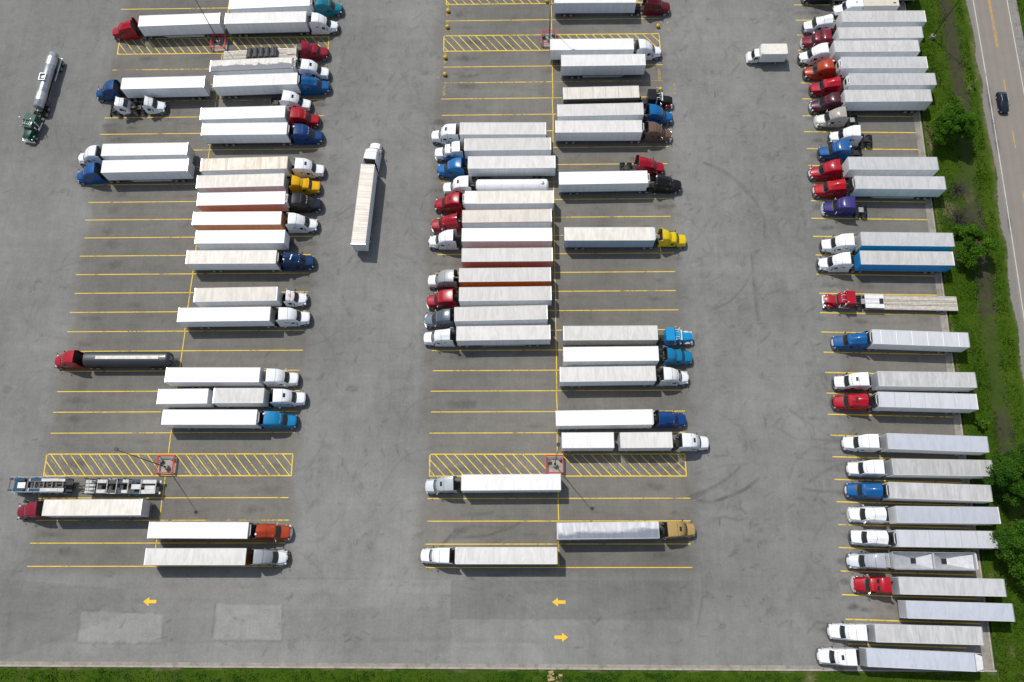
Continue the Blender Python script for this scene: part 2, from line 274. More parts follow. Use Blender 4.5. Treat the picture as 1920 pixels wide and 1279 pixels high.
def yellow_paint(name, wear, col=(.84, .57, .014)):
    t = NT(name); g = t.new('ShaderNodeNewGeometry')
    a = t.noise(g.outputs['Position'], 1.7, 6, .7); b = t.noise(g.outputs['Position'], .22, 3)
    c = t.mix(t.ramp(t.noise(g.outputs['Position'], .5, 3), [(.3, 0.0), (.7, 1.0)]), tuple(x*.78 for x in col), col)
    w = t.math('ADD', a, t.math('MULTIPLY', t.math('SUBTRACT', b, .5), .7))
    mask = t.ramp(w, [(wear-.07, .1), (wear+.10, 1.0)])
    t.set(**{'Base Color': c, 'Roughness': .7, 'Alpha': mask}); return t.m
YEL = yellow_paint('yellow_line_paint', .34)
YELWORN = yellow_paint('worn_yellow_paint', .46)
YELFAINT = yellow_paint('faded_yellow_paint', .42, (.52, .37, .12))
GREYFAINT = yellow_paint('old_grey_hatch_paint', .52, (.30, .29, .25))
YELROAD = yellow_paint('road_yellow_paint', .32, (.58, .33, .05))
WHTROAD = yellow_paint('road_white_paint', .26, (.55, .55, .53))

def asphalt_mat():
    t = NT('asphalt'); g = t.new('ShaderNodeNewGeometry'); P = g.outputs['Position']
    at = t.new('ShaderNodeAttribute', attribute_name='wear'); sp = t.new('ShaderNodeSeparateColor'); t.link(at.outputs['Color'], sp.inputs[0])
    tone, oil, warm = sp.outputs[0], sp.outputs[1], sp.outputs[2]
    fine = t.noise(P, 5.0, 6, .72); mid = t.noise(P, .45, 5, .6); big = t.noise(P, .05, 4, .6)
    st = t.noise(t.mapping(P, (.75, .035, 1)), 1.0, 4, .6); sx = t.noise(t.mapping(P, (.04, .9, 1)), 1.0, 4, .6)
    base = t.mix(warm, (.180, .180, .172), (.172, .164, .146))
    v = t.math('ADD', t.math('MULTIPLY', t.math('SUBTRACT', fine, .5), .62), 1.0)
    v = t.math('ADD', v, t.math('MULTIPLY', t.math('SUBTRACT', mid, .5), .44))
    v = t.math('ADD', v, t.math('MULTIPLY', t.math('SUBTRACT', big, .5), .75))
    v = t.math('ADD', v, t.math('MULTIPLY', t.math('SUBTRACT', st, .5), .22))
    v = t.math('ADD', v, t.math('MULTIPLY', t.math('SUBTRACT', sx, .5), .18))
    v = t.math('ADD', v, t.math('MULTIPLY', t.math('SUBTRACT', t.noise(P, 1.9, 4, .75), .5), .42))
    v = t.math('ADD', v, t.math('MULTIPLY', t.math('SUBTRACT', t.noise(t.mapping(P, (2.6, .22, 1)), 1.0, 3, .7), .5), .20))
    v = t.math('MULTIPLY', v, t.math('MULTIPLY', tone, 2.0))
    # small oil drips
    vo = t.new('ShaderNodeTexVoronoi'); vo.inputs['Scale'].default_value = .55; vo.inputs['Randomness'].default_value = 1.0; t.link(P, vo.inputs['Vector'])
    spot = t.ramp(t.math('ADD', vo.outputs['Distance'], t.math('MULTIPLY', mid, .35)), [(.17, .55), (.24, 0.0)])
    gate = t.ramp(t.noise(P, .11, 3), [(.5, 0.0), (.62, 1.0)])
    o2 = t.math('MAXIMUM', t.math('MULTIPLY', oil, t.ramp(t.noise(P, 1.4, 5, .7), [(.25, .35), (.7, 1.25)])), t.math('MULTIPLY', spot, gate))
    mul = t.new('ShaderNodeVectorMath', operation='SCALE'); t.link(base, mul.inputs[0]); t.link(v, mul.inputs['Scale'])
    # hairline cracks
    vc = t.new('ShaderNodeTexVoronoi', feature='DISTANCE_TO_EDGE'); vc.inputs['Scale'].default_value = .09
    wv = t.new('ShaderNodeVectorMath', operation='ADD'); nz = t.new('ShaderNodeTexNoise'); nz.inputs['Scale'].default_value = .5; nz.inputs['Detail'].default_value = 5
    t.link(P, nz.inputs['Vector']); sc = t.new('ShaderNodeVectorMath', operation='SCALE'); sc.inputs['Scale'].default_value = 3.0
    t.link(nz.outputs['Color'], sc.inputs[0]); t.link(P, wv.inputs[0]); t.link(sc.outputs[0], wv.inputs[1]); t.link(wv.outputs[0], vc.inputs['Vector'])
    crack = t.math('MULTIPLY', t.ramp(vc.outputs['Distance'], [(.002, .22), (.006, 0.0)]), t.ramp(t.noise(P, .06, 2), [(.5, 0.0), (.66, 1.0)]))
    col = t.mix(crack, mul.outputs[0], (.07, .068, .064))
    col = t.mix(t.math('MINIMUM', o2, .9), col, (.035, .034, .033))
    t.set(**{'Base Color': col, 'Roughness': .88, 'Specular IOR Level': .25}); t.bump(fine, .25, .02); return t.m
def grass_mat(name, dirt_attr=True):
    t = NT(name); g = t.new('ShaderNodeNewGeometry'); P = g.outputs['Position']
    n1 = t.noise(P, 1.3, 6, .65); n2 = t.noise(P, .16, 4, .6); n3 = t.noise(P, 5, 4, .7)
    c = t.mix(t.ramp(n1, [(.3, 0.0), (.7, 1.0)]), (.021, .052, .003), (.045, .094, .007))
    c = t.mix(t.ramp(n2, [(.35, 0.0), (.7, .75)]), c, (.066, .105, .011))
    c = t.mix(t.math('MULTIPLY', t.ramp(n3, [(.5, 0.0), (.75, 1.0)]), .5), c, (.012, .03, .005))
    if dirt_attr:
        at = t.new('ShaderNodeAttribute', attribute_name='wear'); sp = t.new('ShaderNodeSeparateColor'); t.link(at.outputs['Color'], sp.inputs[0])
        brk = t.ramp(n1, [(.3, .2), (.6, 1.0)])
        c = t.mix(t.math('MULTIPLY', sp.outputs[0], t.ramp(t.noise(P, .8, 5, .7), [(.32, .1), (.58, 1.0)])), c, t.mix(n1, (.042, .035, .026), (.070, .060, .046)))
        c = t.mix(t.math('MULTIPLY', sp.outputs[1], brk), c, t.mix(n3, (.16, .12, .075), (.26, .21, .14)))
        c = t.mix(t.ramp(t.math('ADD', sp.outputs[2], t.math('MULTIPLY', t.math('SUBTRACT', n1, .5), .9)), [(.42, 0.0), (.58, 1.0)]), c, t.mix(n3, (.15, .145, .13), (.27, .26, .245)))
    t.set(**{'Base Color': c, 'Roughness': .95, 'Specular IOR Level': .03}); t.bump(n3, .7, .2); return t.m
def stone_mat(name, a, b, s=1.2):
    t = NT(name); g = t.new('ShaderNodeNewGeometry'); P = g.outputs['Position']
    n = t.noise(P, s, 6, .7); m = t.noise(P, 7, 4, .7)
    c = t.mix(t.ramp(n, [(.3, 0.0), (.7, 1.0)]), a, b); c = t.mix(t.math('MULTIPLY', t.ramp(m, [(.55, 0.0), (.75, 1.0)]), .4), c, tuple(x*.5 for x in a))
    c = t.mix(t.math('MULTIPLY', t.ramp(t.noise(P, .55, 5, .75), [(.5, 0.0), (.66, 1.0)]), .55), c, (a[0]*.45, a[1]*.40, a[2]*.33))
    t.set(**{'Base Color': c, 'Roughness': .9}); t.bump(m, .3, .03); return t.m
ASPH = asphalt_mat(); GRASS = grass_mat('grass'); GRASSFAR = grass_mat('grass_field', False)
CONC = stone_mat('concrete', (.27, .25, .22), (.40, .37, .33)); CONCD = stone_mat('gutter_concrete', (.20, .185, .16), (.33, .30, .255), .8)
GRAVEL = stone_mat('gravel', (.15, .145, .13), (.27, .26, .245), 2.5); 
def road_mat():
    t = NT('road_asphalt'); P = t.new('ShaderNodeNewGeometry').outputs['Position']
    at = t.new('ShaderNodeAttribute', attribute_name='wear'); sp = t.new('ShaderNodeSeparateColor'); t.link(at.outputs['Color'], sp.inputs[0])
    c = t.mix(t.noise(P, .3, 5, .65), (.212, .190, .165), (.268, .242, .212)); c = t.mix(t.math('MULTIPLY', t.noise(P, 5, 4, .7), .35), c, (.13, .12, .11))
    c = t.mix(sp.outputs[1], c, (.08, .075, .07)); c = t.mix(t.math('MULTIPLY', sp.outputs[0], t.ramp(t.noise(P, 1.5, 5, .7), [(.3, .4), (.65, 1.0)])), c, (.06, .06, .062))
    t.set(**{'Base Color': c, 'Roughness': .88, 'Specular IOR Level': .25}); return t.m
ROADM = road_mat()

# ------------------------------------------------------------------ mesh building
class MB:
    def __init__(s): s.v = []; s.f = []
    def add(s, vs, fs):
        o = len(s.v); s.v += [tuple(p) for p in vs]; s.f += [tuple(i+o for i in f) for f in fs]; return s
    def box(s, x0, x1, y0, y1, z0, z1, c=0.0):
        if c <= 0:
            vs = [(x, y, z) for x in (x0, x1) for y in (y0, y1) for z in (z0, z1)]
            fs = [(0, 1, 3, 2), (4, 6, 7, 5), (0, 4, 5, 1), (2, 3, 7, 6), (0, 2, 6, 4), (1, 5, 7, 3)]
            return s.add(vs, fs)
        c = min(c, (x1-x0)*.45, (y1-y0)*.45, (z1-z0)*.45)
        rings = []
        for z, i in ((z0, c), (z0+c, 0), (z1-c, 0), (z1, c)):
            a = c
            rings.append([(x0+i, y0+a, z), (x0+a, y0+i, z), (x1-a, y0+i, z), (x1-i, y0+a, z), (x1-i, y1-a, z), (x1-a, y1-i, z), (x0+a, y1-i, z), (x0+i, y1-a, z)])
        vs = sum(rings, []); fs = [tuple(range(7, -1, -1)), tuple(range(24, 32))]
        for k in range(3):
            for j in range(8): fs.append((k*8+j, k*8+(j+1) % 8, k*8+8+(j+1) % 8, k*8+8+j))
        return s.add(vs, fs)
    def tube(s, p, q, r, r2=None, n=8, caps=True):
        p = Vector(p); q = Vector(q); r2 = r if r2 is None else r2; d = (q-p).normalized()
        a = d.orthogonal().normalized(); b = d.cross(a)
        vs = []
        for pt, rr in ((p, r), (q, r2)):
            for i in range(n): t = 2*math.pi*i/n; vs.append(pt+a*math.cos(t)*rr+b*math.sin(t)*rr)
        fs = [(i, (i+1) % n, n+(i+1) % n, n+i) for i in range(n)]
        if caps: fs += [tuple(range(n-1, -1, -1)), tuple(range(n, 2*n))]
        return s.add(vs, fs)
    def lathe(s, prof, axis='y', c=(0, 0, 0), n=20):
        """prof: (t along axis, radius)"""
        vs = []
        for t, r in prof:
            for i in range(n):
                a = 2*math.pi*i/n; u, w = r*math.cos(a), r*math.sin(a)
                p = (u, t, w) if axis == 'y' else ((t, u, w) if axis == 'x' else (u, w, t))
                vs.append((p[0]+c[0], p[1]+c[1], p[2]+c[2]))
        fs = []
        for k in range(len(prof)-1):
            for i in range(n): fs.append((k*n+i, k*n+(i+1) % n, (k+1)*n+(i+1) % n, (k+1)*n+i))
        fs += [tuple(range(n)), tuple(range((len(prof)-1)*n, len(prof)*n))]
        return s.add(vs, fs)
    def loft(s, rings, closed_ends=True):
        n = len(rings[0]); vs = sum([list(r) for r in rings], []); fs = []
        for k in range(len(rings)-1):
            for i in range(n): fs.append((k*n+i, k*n+(i+1) % n, (k+1)*n+(i+1) % n, (k+1)*n+i))
        if closed_ends: fs += [tuple(range(n)), tuple(range((len(rings)-1)*n, len(rings)*n))]
        return s.add(vs, fs)
    def sheet(s, rows):
        n = len(rows[0]); vs = sum([list(r) for r in rows], [])
        return s.add(vs, [(k*n+i, k*n+i+1, (k+1)*n+i+1, (k+1)*n+i) for k in range(len(rows)-1) for i in range(n-1)])
    def mesh(s, name, smooth=35):
        me = bpy.data.meshes.new(name); me.from_pydata(s.v, [], s.f); me.update()
        import bmesh
        bm = bmesh.new(); bm.from_mesh(me); bmesh.ops.recalc_face_normals(bm, faces=bm.faces); bm.to_mesh(me); bm.free()
        if smooth:
            me.shade_smooth(); me.set_sharp_from_angle(angle=math.radians(smooth))
        me.materials.append(None)
        return me
MESH = {}
def put(name, key, fn, mat, parent=None, loc=None, rot=None, smooth=35, scale=None):
    """one mesh object; the mesh is built once per key and shared"""
    if key is None or key not in MESH:
        mb = MB(); fn(mb); me = mb.mesh(name, smooth)
        if key is not None: MESH[key] = me
    else: me = MESH[key]
    o = bpy.data.objects.new(name, me); COL.objects.link(o)
    o.material_slots[0].link = 'OBJECT'; o.material_slots[0].material = mat
    if parent: o.parent = parent
    if loc is not None: o.location = loc
    if rot is not None: o.rotation_euler = rot
    if scale is not None: o.scale = scale
    return o
def root(name, loc, rz, label, cat, group=None, ry=0.0):
    o = bpy.data.objects.new(name, None); COL.objects.link(o); o.location = loc; o.rotation_euler = (0, ry, rz)
    o.empty_display_size = .5
    o['label'] = label; o['category'] = cat
    if group: o['group'] = group
    return o
def tag(o, label, cat, group=None):
    o['label'] = label; o['category'] = cat
    if group: o['group'] = group
    return o
def structure(o): o['kind'] = 'structure'; return o

# ------------------------------------------------------------------ wheels
def tyre_fn(w, r=.51):
    def f(m):
        for y0, y1 in w:
            h = y1-y0
            m.lathe([(y0, r*.55), (y0+.02, r*.88), (y0+h*.18, r), (y1-h*.18, r), (y1-.02, r*.88), (y1, r*.55)], 'y', (0, 0, 0), 18)
    return f
def rim_fn(y, out, r=.30):
    def f(m):
        m.lathe([(y-.06*out, r), (y+.012*out, r), (y+.012*out, r*.86), (y-.05*out, r*.6), (y-.03*out, r*.38), (y+.05*out, r*.33), (y+.06*out, r*.12)], 'y', (0, 0, 0), 16)
    return f
def wheel(parent, x, side, yo, dual, rimmat=RIM, r=.51, z=None):
    """side +1/-1, yo = outer face distance from the centre line"""
    if dual: w = [(side*yo-side*.27, side*yo), (side*yo-side*.60, side*yo-side*.33)]
    else: w = [(side*yo-side*.29, side*yo)]
    w = [tuple(sorted(p)) for p in w]
    t = put('wheel', ('tyre', dual, side, yo, r), tyre_fn(w, r), RUBBER, parent, (x, 0, r if z is None else z))
    put('rim', ('rim', side, yo, r), rim_fn(side*yo, side, r*.6), rimmat, t)
    return t

# ------------------------------------------------------------------ lofted truck bodies (x forward, s = metres behind the nose)
NOSE = 7.05        # nose is this far ahead of the tractor's origin (its coupling plate)
def ring(s, zt, wt, r, ws, zs, wb, zb, bow=0.0, crown=.03, x0=NOSE, k=5):
    half = [(wb, zb), (wb*.5+ws*.5+.0, zb*.5+zs*.5), (ws, zs)]
    for i in range(k):
        a = math.pi/2*i/(k-1); half.append((wt-r+r*math.cos(a), zt-r+r*math.sin(a)))
    half.append(((wt-r)*.5, zt+crown*.8))
    pts = half+[(0, zt+crown)]+[(-y, z) for y, z in reversed(half)]
    wm = max(wb, ws, wt)
    return [(x0-s-bow*(abs(y)/wm)**2, y, z) for y, z in pts]
def glass_sheet(s0, z0, w0, b0, s1, z1, w1, b1, off=.03, x0=NOSE, crown=.03, nu=9, nv=4):
    rows = []
    for j in range(nv):
        t = j/(nv-1); s = s0+(s1-s0)*t; z = z0+(z1-z0)*t; w = w0+(w1-w0)*t; b = b0+(b1-b0)*t
        rows.append([(x0-s-b*(abs(y)/1.15)**2+off, y, z+off+crown*(1-(abs(y)/w)**2)) for y in [w*(-1+2*i/(nu-1)) for i in range(nu)]])
    return rows
# section rows: s, zt, wt, r, ws, zs, wb, zb, bow, crown
HOOD = {
 'aero': [(.10, 1.25, .72, .2, .92, 1.0, .96, .72, .42, .04), (.26, 1.46, .80, .18, 1.06, 1.12, 1.08, .70, .42, .06), (.75, 1.62, .86, .16, 1.16, 1.22, 1.17, .72, .38, .07), (1.3, 1.78, .92, .16, 1.15, 1.32, 1.18, .74, .33, .06), (1.62, 1.88, 1.0, .14, 1.12, 1.5, 1.17, .74, .3, .05)],
 'square': [(.08, 1.40, .80, .14, .98, 1.1, 1.02, .70, .22, .03), (.25, 1.58, .86, .14, 1.08, 1.2, 1.10, .70, .22, .05), (.8, 1.70, .90, .14, 1.15, 1.28, 1.17, .72, .22, .06), (1.4, 1.82, .95, .14, 1.14, 1.38, 1.18, .74, .24, .05), (1.66, 1.9, 1.0, .14, 1.12, 1.5, 1.17, .74, .26, .04)],
 'classic': [(.12, 1.72, .56, .10, .60, 1.3, .60, .78, .04, .02), (.3, 1.82, .60, .10, .64, 1.3, .64, .78, .03, .03), (1.2, 1.90, .70, .10, .74, 1.3, .74, .80, .0, .03), (2.05, 1.97, .84, .10, .88, 1.4, .88, .80, .0, .03)],
}
HOOD['day'] = HOOD['aero']
CAB = {
 'aero': ('aero', [(1.58, 1.92, 1.02, .12, 1.14, 1.6, 1.17, .62, .30, .03), (2.12, 2.82, .98, .2, 1.2, 2.0, 1.22, .6, .30, .03), (2.26, 2.98, 1.0, .25, 1.21, 2.1, 1.23, .6, .36, .03), (2.7, 3.40, 1.05, .28, 1.22, 2.2, 1.24, .6, .32, .04), (3.25, 3.76, 1.10, .28, 1.23, 2.4, 1.24, .6, .2, .05), (3.9, 3.95, 1.14, .24, 1.24, 2.6, 1.24, .6, .06, .05), (4.85, 4.0, 1.16, .18, 1.24, 2.8, 1.24, .6, 0, .04)], 4.85),
 'box': ('square', [(1.62, 1.94, 1.04, .12, 1.15, 1.6, 1.18, .62, .24, .03), (2.05, 2.85, 1.0, .18, 1.2, 2.0, 1.22, .6, .24, .03), (2.22, 3.08, 1.04, .22, 1.22, 2.2, 1.24, .6, .26, .03), (2.7, 3.55, 1.12, .22, 1.23, 2.4, 1.24, .6, .2, .03), (3.3, 3.80, 1.16, .18, 1.24, 2.6, 1.24, .6, .08, .03), (4.95, 3.92, 1.18, .14, 1.24, 2.8, 1.24, .6, 0, .02)], 4.95),
 'peak': ('square', [(1.6, 1.93, 1.03, .12, 1.15, 1.6, 1.18, .62, .26, .03), (2.1, 2.8, .99, .18, 1.2, 2.0, 1.22, .6, .28, .03), (2.3, 2.93, 1.0, .22, 1.22, 2.2, 1.24, .6, .28, .06), (2.75, 3.02, .96, .3, 1.22, 2.4, 1.24, .6, .16, .28), (3.4, 3.25, .98, .36, 1.23, 2.5, 1.24, .6, .06, .48), (4.1, 3.5, 1.04, .36, 1.24, 2.6, 1.24, .6, .02, .46), (4.95, 3.72, 1.10, .34, 1.24, 2.7, 1.24, .6, 0, .32)], 4.95),
 'slant': ('square', [(1.62, 1.9, 1.03, .12, 1.14, 1.6, 1.17, .62, .2, .03), (2.08, 2.62, .98, .16, 1.19, 2.0, 1.2, .6, .2, .03), (2.25, 2.72, 1.0, .2, 1.2, 2.1, 1.21, .6, .18, .03), (2.9, 2.78, 1.02, .22, 1.2, 2.2, 1.21, .6, .05, .04), (3.05, 2.95, .80, .3, 1.2, 2.2, 1.21, .6, .22, .10), (3.5, 3.45, .90, .3, 1.21, 2.3, 1.22, .6, .16, .12), (4.1, 3.82, 1.0, .25, 1.21, 2.4, 1.22, .6, .05, .06), (4.75, 3.98, 1.05, .2, 1.21, 2.5, 1.22, .6, 0, .03)], 4.75),
 'classic': ('classic', [(2.02, 1.98, .90, .08, .98, 1.6, 1.0, .8, .1, .02), (2.3, 2.66, .92, .12, 1.02, 2.0, 1.04, .8, .1, .02), (2.42, 2.76, .94, .14, 1.02, 2.1, 1.04, .8, .1, .04), (3.3, 2.80, .96, .14, 1.02, 2.1, 1.04, .8, 0, .05)], 5.0),
 'studio': ('square', [(1.7, 1.94, 1.0, .12, 1.1, 1.6, 1.15, .62, .2, .03), (2.1, 2.72, .98, .16, 1.18, 2.0, 1.2, .6, .2, .03), (2.28, 2.82, 1.0, .2, 1.2, 2.1, 1.21, .6, .2, .04), (3.1, 2.92, 1.04, .2, 1.22, 2.2, 1.22, .6, .1, .06), (3.5, 3.45, 1.10, .2, 1.22, 2.4, 1.23, .6, .12, .05), (4.0, 3.6, 1.14, .2, 1.23, 2.5, 1.23, .6, .02, .06), (5.0, 3.66, 1.16, .2, 1.23, 2.5, 1.23, .6, 0, .06)], 5.0),
 'day': ('aero', [(1.58, 1.92, 1.02, .12, 1.14, 1.6, 1.17, .62, .30, .03), (2.05, 2.72, .98, .18, 1.19, 2.0, 1.2, .6, .28, .03), (2.2, 2.84, 1.0, .22, 1.2, 2.1, 1.21, .6, .28, .03), (2.6, 3.0, 1.0, .25, 1.2, 2.1, 1.21, .6, .2, .05), (3.2, 3.38, 1.04, .25, 1.2, 2.2, 1.21, .6, .04, .04), (3.35, 3.42, 1.06, .2, 1.2, 2.2, 1.21, .6, 0, .03)], 3.35),
}
AXLES = {'aero': (1.05, 6.42, 7.70, 8.25), 'day': (1.05, 4.75, 6.03, 6.5)}
def tractor(name, x, y, ang, o, label, group, cat='semi truck'):
    """x,y = nose on the ground; o = options"""
    kind = o.get('kind', 'aero'); col = paint(o['c']); hood_col = paint(o.get('hood', o['c']))
    hk, secs, back = CAB[kind]
    cx, cy = x-math.cos(ang)*NOSE, y-math.sin(ang)*NOSE
    t = root(name, (cx, cy, o.get('z', 0)), ang, label, cat, group, o.get('pitch', 0.0))
    X = lambda s: NOSE-s
    chrome = kind in ('classic', 'studio') or o.get('chrome')
    fa, r1, r2, rear = AXLES['day' if kind == 'day' else 'aero']
    if not o.get('nohood'):
        put('hood', ('hood', hk), lambda m: m.loft([ring(*s) for s in HOOD[hk]]), hood_col, t)
        if kind == 'classic':
            for sd in (1, -1):
                def fen(m, sd=sd):
                    rr = []
                    for i in range(9):
                        a = math.pi*i/8; px = X(1.05)+.68*math.cos(a); pz = .62+.62*math.sin(a)
                        rr.append([(px, sd*.74, pz), (px, sd*.95, pz+.04), (px, sd*1.18, pz-.02), (px, sd*1.2, pz-.14), (px*.98+X(1.05)*.02, sd*1.18, pz-.16), (px*.98+X(1.05)*.02, sd*.74, pz-.14)])
                    m.loft(rr)
                put('fender', ('fender', sd), fen, paint(o.get('fender', o['c'])), t)
        bc = CHROME if chrome else (hood_col if o.get('bump') == 'paint' else plain('bumper_grey', (.10, .10, .105), .45))
        bw = .04 if kind == 'classic' else .36
        put('bumper', ('bumper', kind == 'classic'), lambda m: m.loft([[(X(s)-bw*(abs(yy)/1.2)**2, yy, z) for s, z in ((-.02, .34), (-.05, .55), (0, .8), (.22, .8), (.24, .34))] for yy in (-1.2, -1.0, -.6, 0, .6, 1.0, 1.2)]), bc, t)
        gm = CHROME if (chrome or o.get('grille') == 'chrome') else (WHITE if o.get('grille') == 'light' else BLACK)
        if kind == 'classic': put('grille', 'grille_c', lambda m: m.box(X(.12), X(.05), -.5, .5, .84, 1.66, .03), CHROME, t)
        else:
            zz = (1.22, 1.42) if hk == 'square' else (1.08, 1.28)
            put('grille', ('grille', hk), lambda m: m.loft([[(X(.05)-.34*(abs(yy)/1.1)**2+.03, yy, .86), (X(.10)-.34*(abs(yy)/1.1)**2+.02, yy, zz[0]), (X(.21)-.34*(abs(yy)/1.1)**2+.03, yy, zz[1]+.11), (X(.32)-.34*(abs(yy)/1.1)**2, yy, zz[1]+.06), (X(.34)-.34*(abs(yy)/1.1)**2, yy, .86)] for yy in (-.55, -.3, 0, .3, .55)]), gm, t)
        for sd in (1, -1):
            if kind == 'classic': put('headlight', ('hl_c', sd), lambda m: m.lathe([(X(.42), .1), (X(.3), .13), (X(.22), .12)], 'x', (0, sd*.92, 1.16), 12), CHROME, t)
            else: put('headlight', ('hl', sd), lambda m: m.box(X(.62), X(.30), min(sd*.82, sd*1.09), max(sd*.82, sd*1.09), 1.0, 1.27, .08), LAMPW, t)
    put('cab', ('cab', kind), lambda m: m.loft([ring(*s) for s in secs]), col, t)
    a, b = secs[0], secs[1]
    put('windshield', ('ws', kind), lambda m: m.sheet(glass_sheet(a[0]+.04, a[1]+.06, a[2]-.08, a[8], b[0]-.02, b[1]-.05, b[2]-.14, b[8], .035)), GLASS, t)
    def at_s(s): return [s]+[float(np.interp(s, [q[0] for q in secs], [q[j] for q in secs])) for j in range(1, 10)]
    gap_s = 3.34 if kind not in ('day', 'classic') else 2.62
    def gapf(m):
        rr = []
        for ds in (0, .045):
            g = ring(*at_s(gap_s+ds)); zc = 2.0; rr.append([(px, py*1.008, zc+(pz-zc)*1.008) for px, py, pz in g])
        m.sheet(rr)
    put('panel_gap', ('gap', kind), gapf, BLACK, t)
    if kind not in ('classic', 'slant'):
        for i in range(5):
            w = at_s(b[0]+.3); yy = -.7+.35*i
            put('marker_light', ('amk', kind, i), lambda m: m.box(X(w[0])-w[8]*(abs(yy)/1.2)**2-.07, X(w[0])-w[8]*(abs(yy)/1.2)**2+.07, yy-.06, yy+.06, w[1]+.0, w[1]+.07, .02), plain('amber_lens', (.45, .16, .02), .3), t)
    if not o.get('nohood') and kind in ('aero', 'box', 'day'):
        for sd in (1, -1): put('hood_mirror', ('hm', sd), lambda m: m.box(X(.62), X(.5), min(sd*1.16, sd*1.34), max(sd*1.16, sd*1.34), 1.5, 1.75, .04).tube((X(.6), sd*1.1, 1.2), (X(.56), sd*1.24, 1.55), .025), BLACK, t)
    put('cowl', ('cowl', kind), lambda m: m.sheet(glass_sheet(a[0]-.10, a[1]-.01, a[2]-.1, a[8], a[0]+.05, a[1]+.07, a[2]-.08, a[8], .03, nv=2)), BLACK, t)
    sw0 = 2.2 if kind != 'classic' else 2.42
    for sd in (1, -1):
        put('side_window', ('sw', kind, sd), lambda m: m.sheet([[(X(sw0+.35), sd*1.255 if kind != 'classic' else sd*1.06, 1.75), (X(sw0+.95), sd*1.262 if kind != 'classic' else sd*1.06, 1.75)], [(X(sw0+.3), sd*1.235 if kind != 'classic' else sd*1.05, 2.35), (X(sw0+.95), sd*1.25 if kind != 'classic' else sd*1.05, 2.4)]]), GLASS, t)
        put('mirror', ('mir', kind, sd), lambda m: m.box(X(sw0-.02), X(sw0-.14), min(sd*1.34, sd*1.56), max(sd*1.34, sd*1.56), 1.65, 2.35, .05).tube((X(sw0+.1), sd*1.1, 2.2), (X(sw0-.06), sd*1.45, 2.2), .025).tube((X(sw0+.1), sd*1.1, 1.75), (X(sw0-.06), sd*1.45, 1.75), .025), CHROME if chrome else (BLACK if not o.get('mirw') else WHITE), t)
    if kind in ('aero', 'box', 'peak', 'studio'):
        for sd in (1, -1):
            put('sleeper_window', ('slw', sd), lambda m: m.box(X(4.25), X(3.75), min(sd*1.235, sd*1.256), max(sd*1.235, sd*1.256), 2.35, 2.62, .01), GLASS, t)
    if kind not in ('classic',):
        for sd in (1, -1):
            h = 3.86 if kind != 'day' else 3.3
            w = .52 if kind != 'day' else .42
            put('side_fairing', ('ext', kind, sd), lambda m: m.loft([[(X(back+q), sd*(1.21+.05*q), zb), (X(back+q), sd*(1.245+.06*q), zb), (X(back+q), sd*(1.245+.06*q-.06), zt), (X(back+q), sd*(1.21+.05*q-.06), zt)] for q, zb, zt in ((-.05, .95, h), (w*.6, .98, h-.06), (w, 1.05, h-.22))]), col, t)
        put('gap_shade_panel', ('bp', kind), lambda m: m.box(X(back+.05), X(back-.02), -1.1, 1.1, 1.0, (3.7 if kind not in ('day', 'studio') else 3.2), 0), BLACK, t)  # black sheet painting the shadowed gap behind the cab
    if kind == 'classic':
        zs = o.get('sleeper_z', 3.25)
        put('sleeper', ('sleeper', zs), lambda m: m.box(X(5.0), X(3.42), -1.2, 1.2, .8, zs, .12), col, t)
        for sd in (1, -1):
            put('exhaust_stack', ('stack', sd), lambda m: m.tube((X(3.36), sd*1.14, .9), (X(3.36), sd*1.14, 3.9), .085, .085, 10).tube((X(3.36), sd*1.14, 1.5), (X(3.36), sd*1.14, 2.6), .12, .12, 10), CHROME, t)
        put('sun_visor', 'visor', lambda m: m.box(X(2.5), X(2.1), -.92, .92, 2.62, 2.68, .02), CHROME if o.get('chrome') else col, t)
        for k in range(5):
            put('marker_light', 'mk', lambda m: m.box(-.12, .12, -.05, .05, 0, .09, .03), CHROME, t, (X(2.65), -.7+.35*k, 2.83))
        for sd in (.45, -.45): put('air_horn', 'horn', lambda m: m.tube((-.45, 0, 0), (.25, 0, 0), .03, .07, 8), CHROME, t, (X(2.95), sd, 2.93))
    if o.get('hatch'):
        hs = o['hatch']
        hx = 2.95 if hs is True else hs
        zt = float(np.interp(hx, [s[0] for s in secs], [s[1]+s[9] for s in secs])); zt2 = float(np.interp(hx+.34, [s[0] for s in secs], [s[1]+s[9] for s in secs]))
        put('roof_hatch', ('hatch', kind, hx), lambda m: m.loft([[(X(hx), yy, zt-.02), (X(hx), yy, zt+.05), (X(hx+.36), yy, zt2+.05), (X(hx+.36), yy, zt2-.02)] for yy in (-.36, .36)]), GLASS, t)
    if kind == 'studio':
        for sd in (1, -1):
            put('roof_window', ('rw', sd), lambda m: m.loft([[(X(3.12), yy, 2.98), (X(3.16), yy, 3.06), (X(3.42), yy*1.05, 3.42), (X(3.46), yy*1.05, 3.34)] for yy in (sd*.2, sd*.85)]), GLASS, t)
    if o.get('visor'):
        put('sun_visor', ('visor', kind), lambda m: m.sheet(glass_sheet(b[0]-.16, b[1]-.02, 1.0, b[8], b[0]+.16, b[1]+.12, 1.0, b[8], .09)), col if o['visor'] == 'paint' else BLACK, t)
    if o.get('lower'):
        for sd in (1, -1): put('lower_panel', ('lp', kind, sd), lambda m: m.box(X(back-.03), X(1.75), min(sd*1.236, sd*1.262), max(sd*1.236, sd*1.262), .68, o.get('lz', 1.5), .01), paint(o['lower']), t)
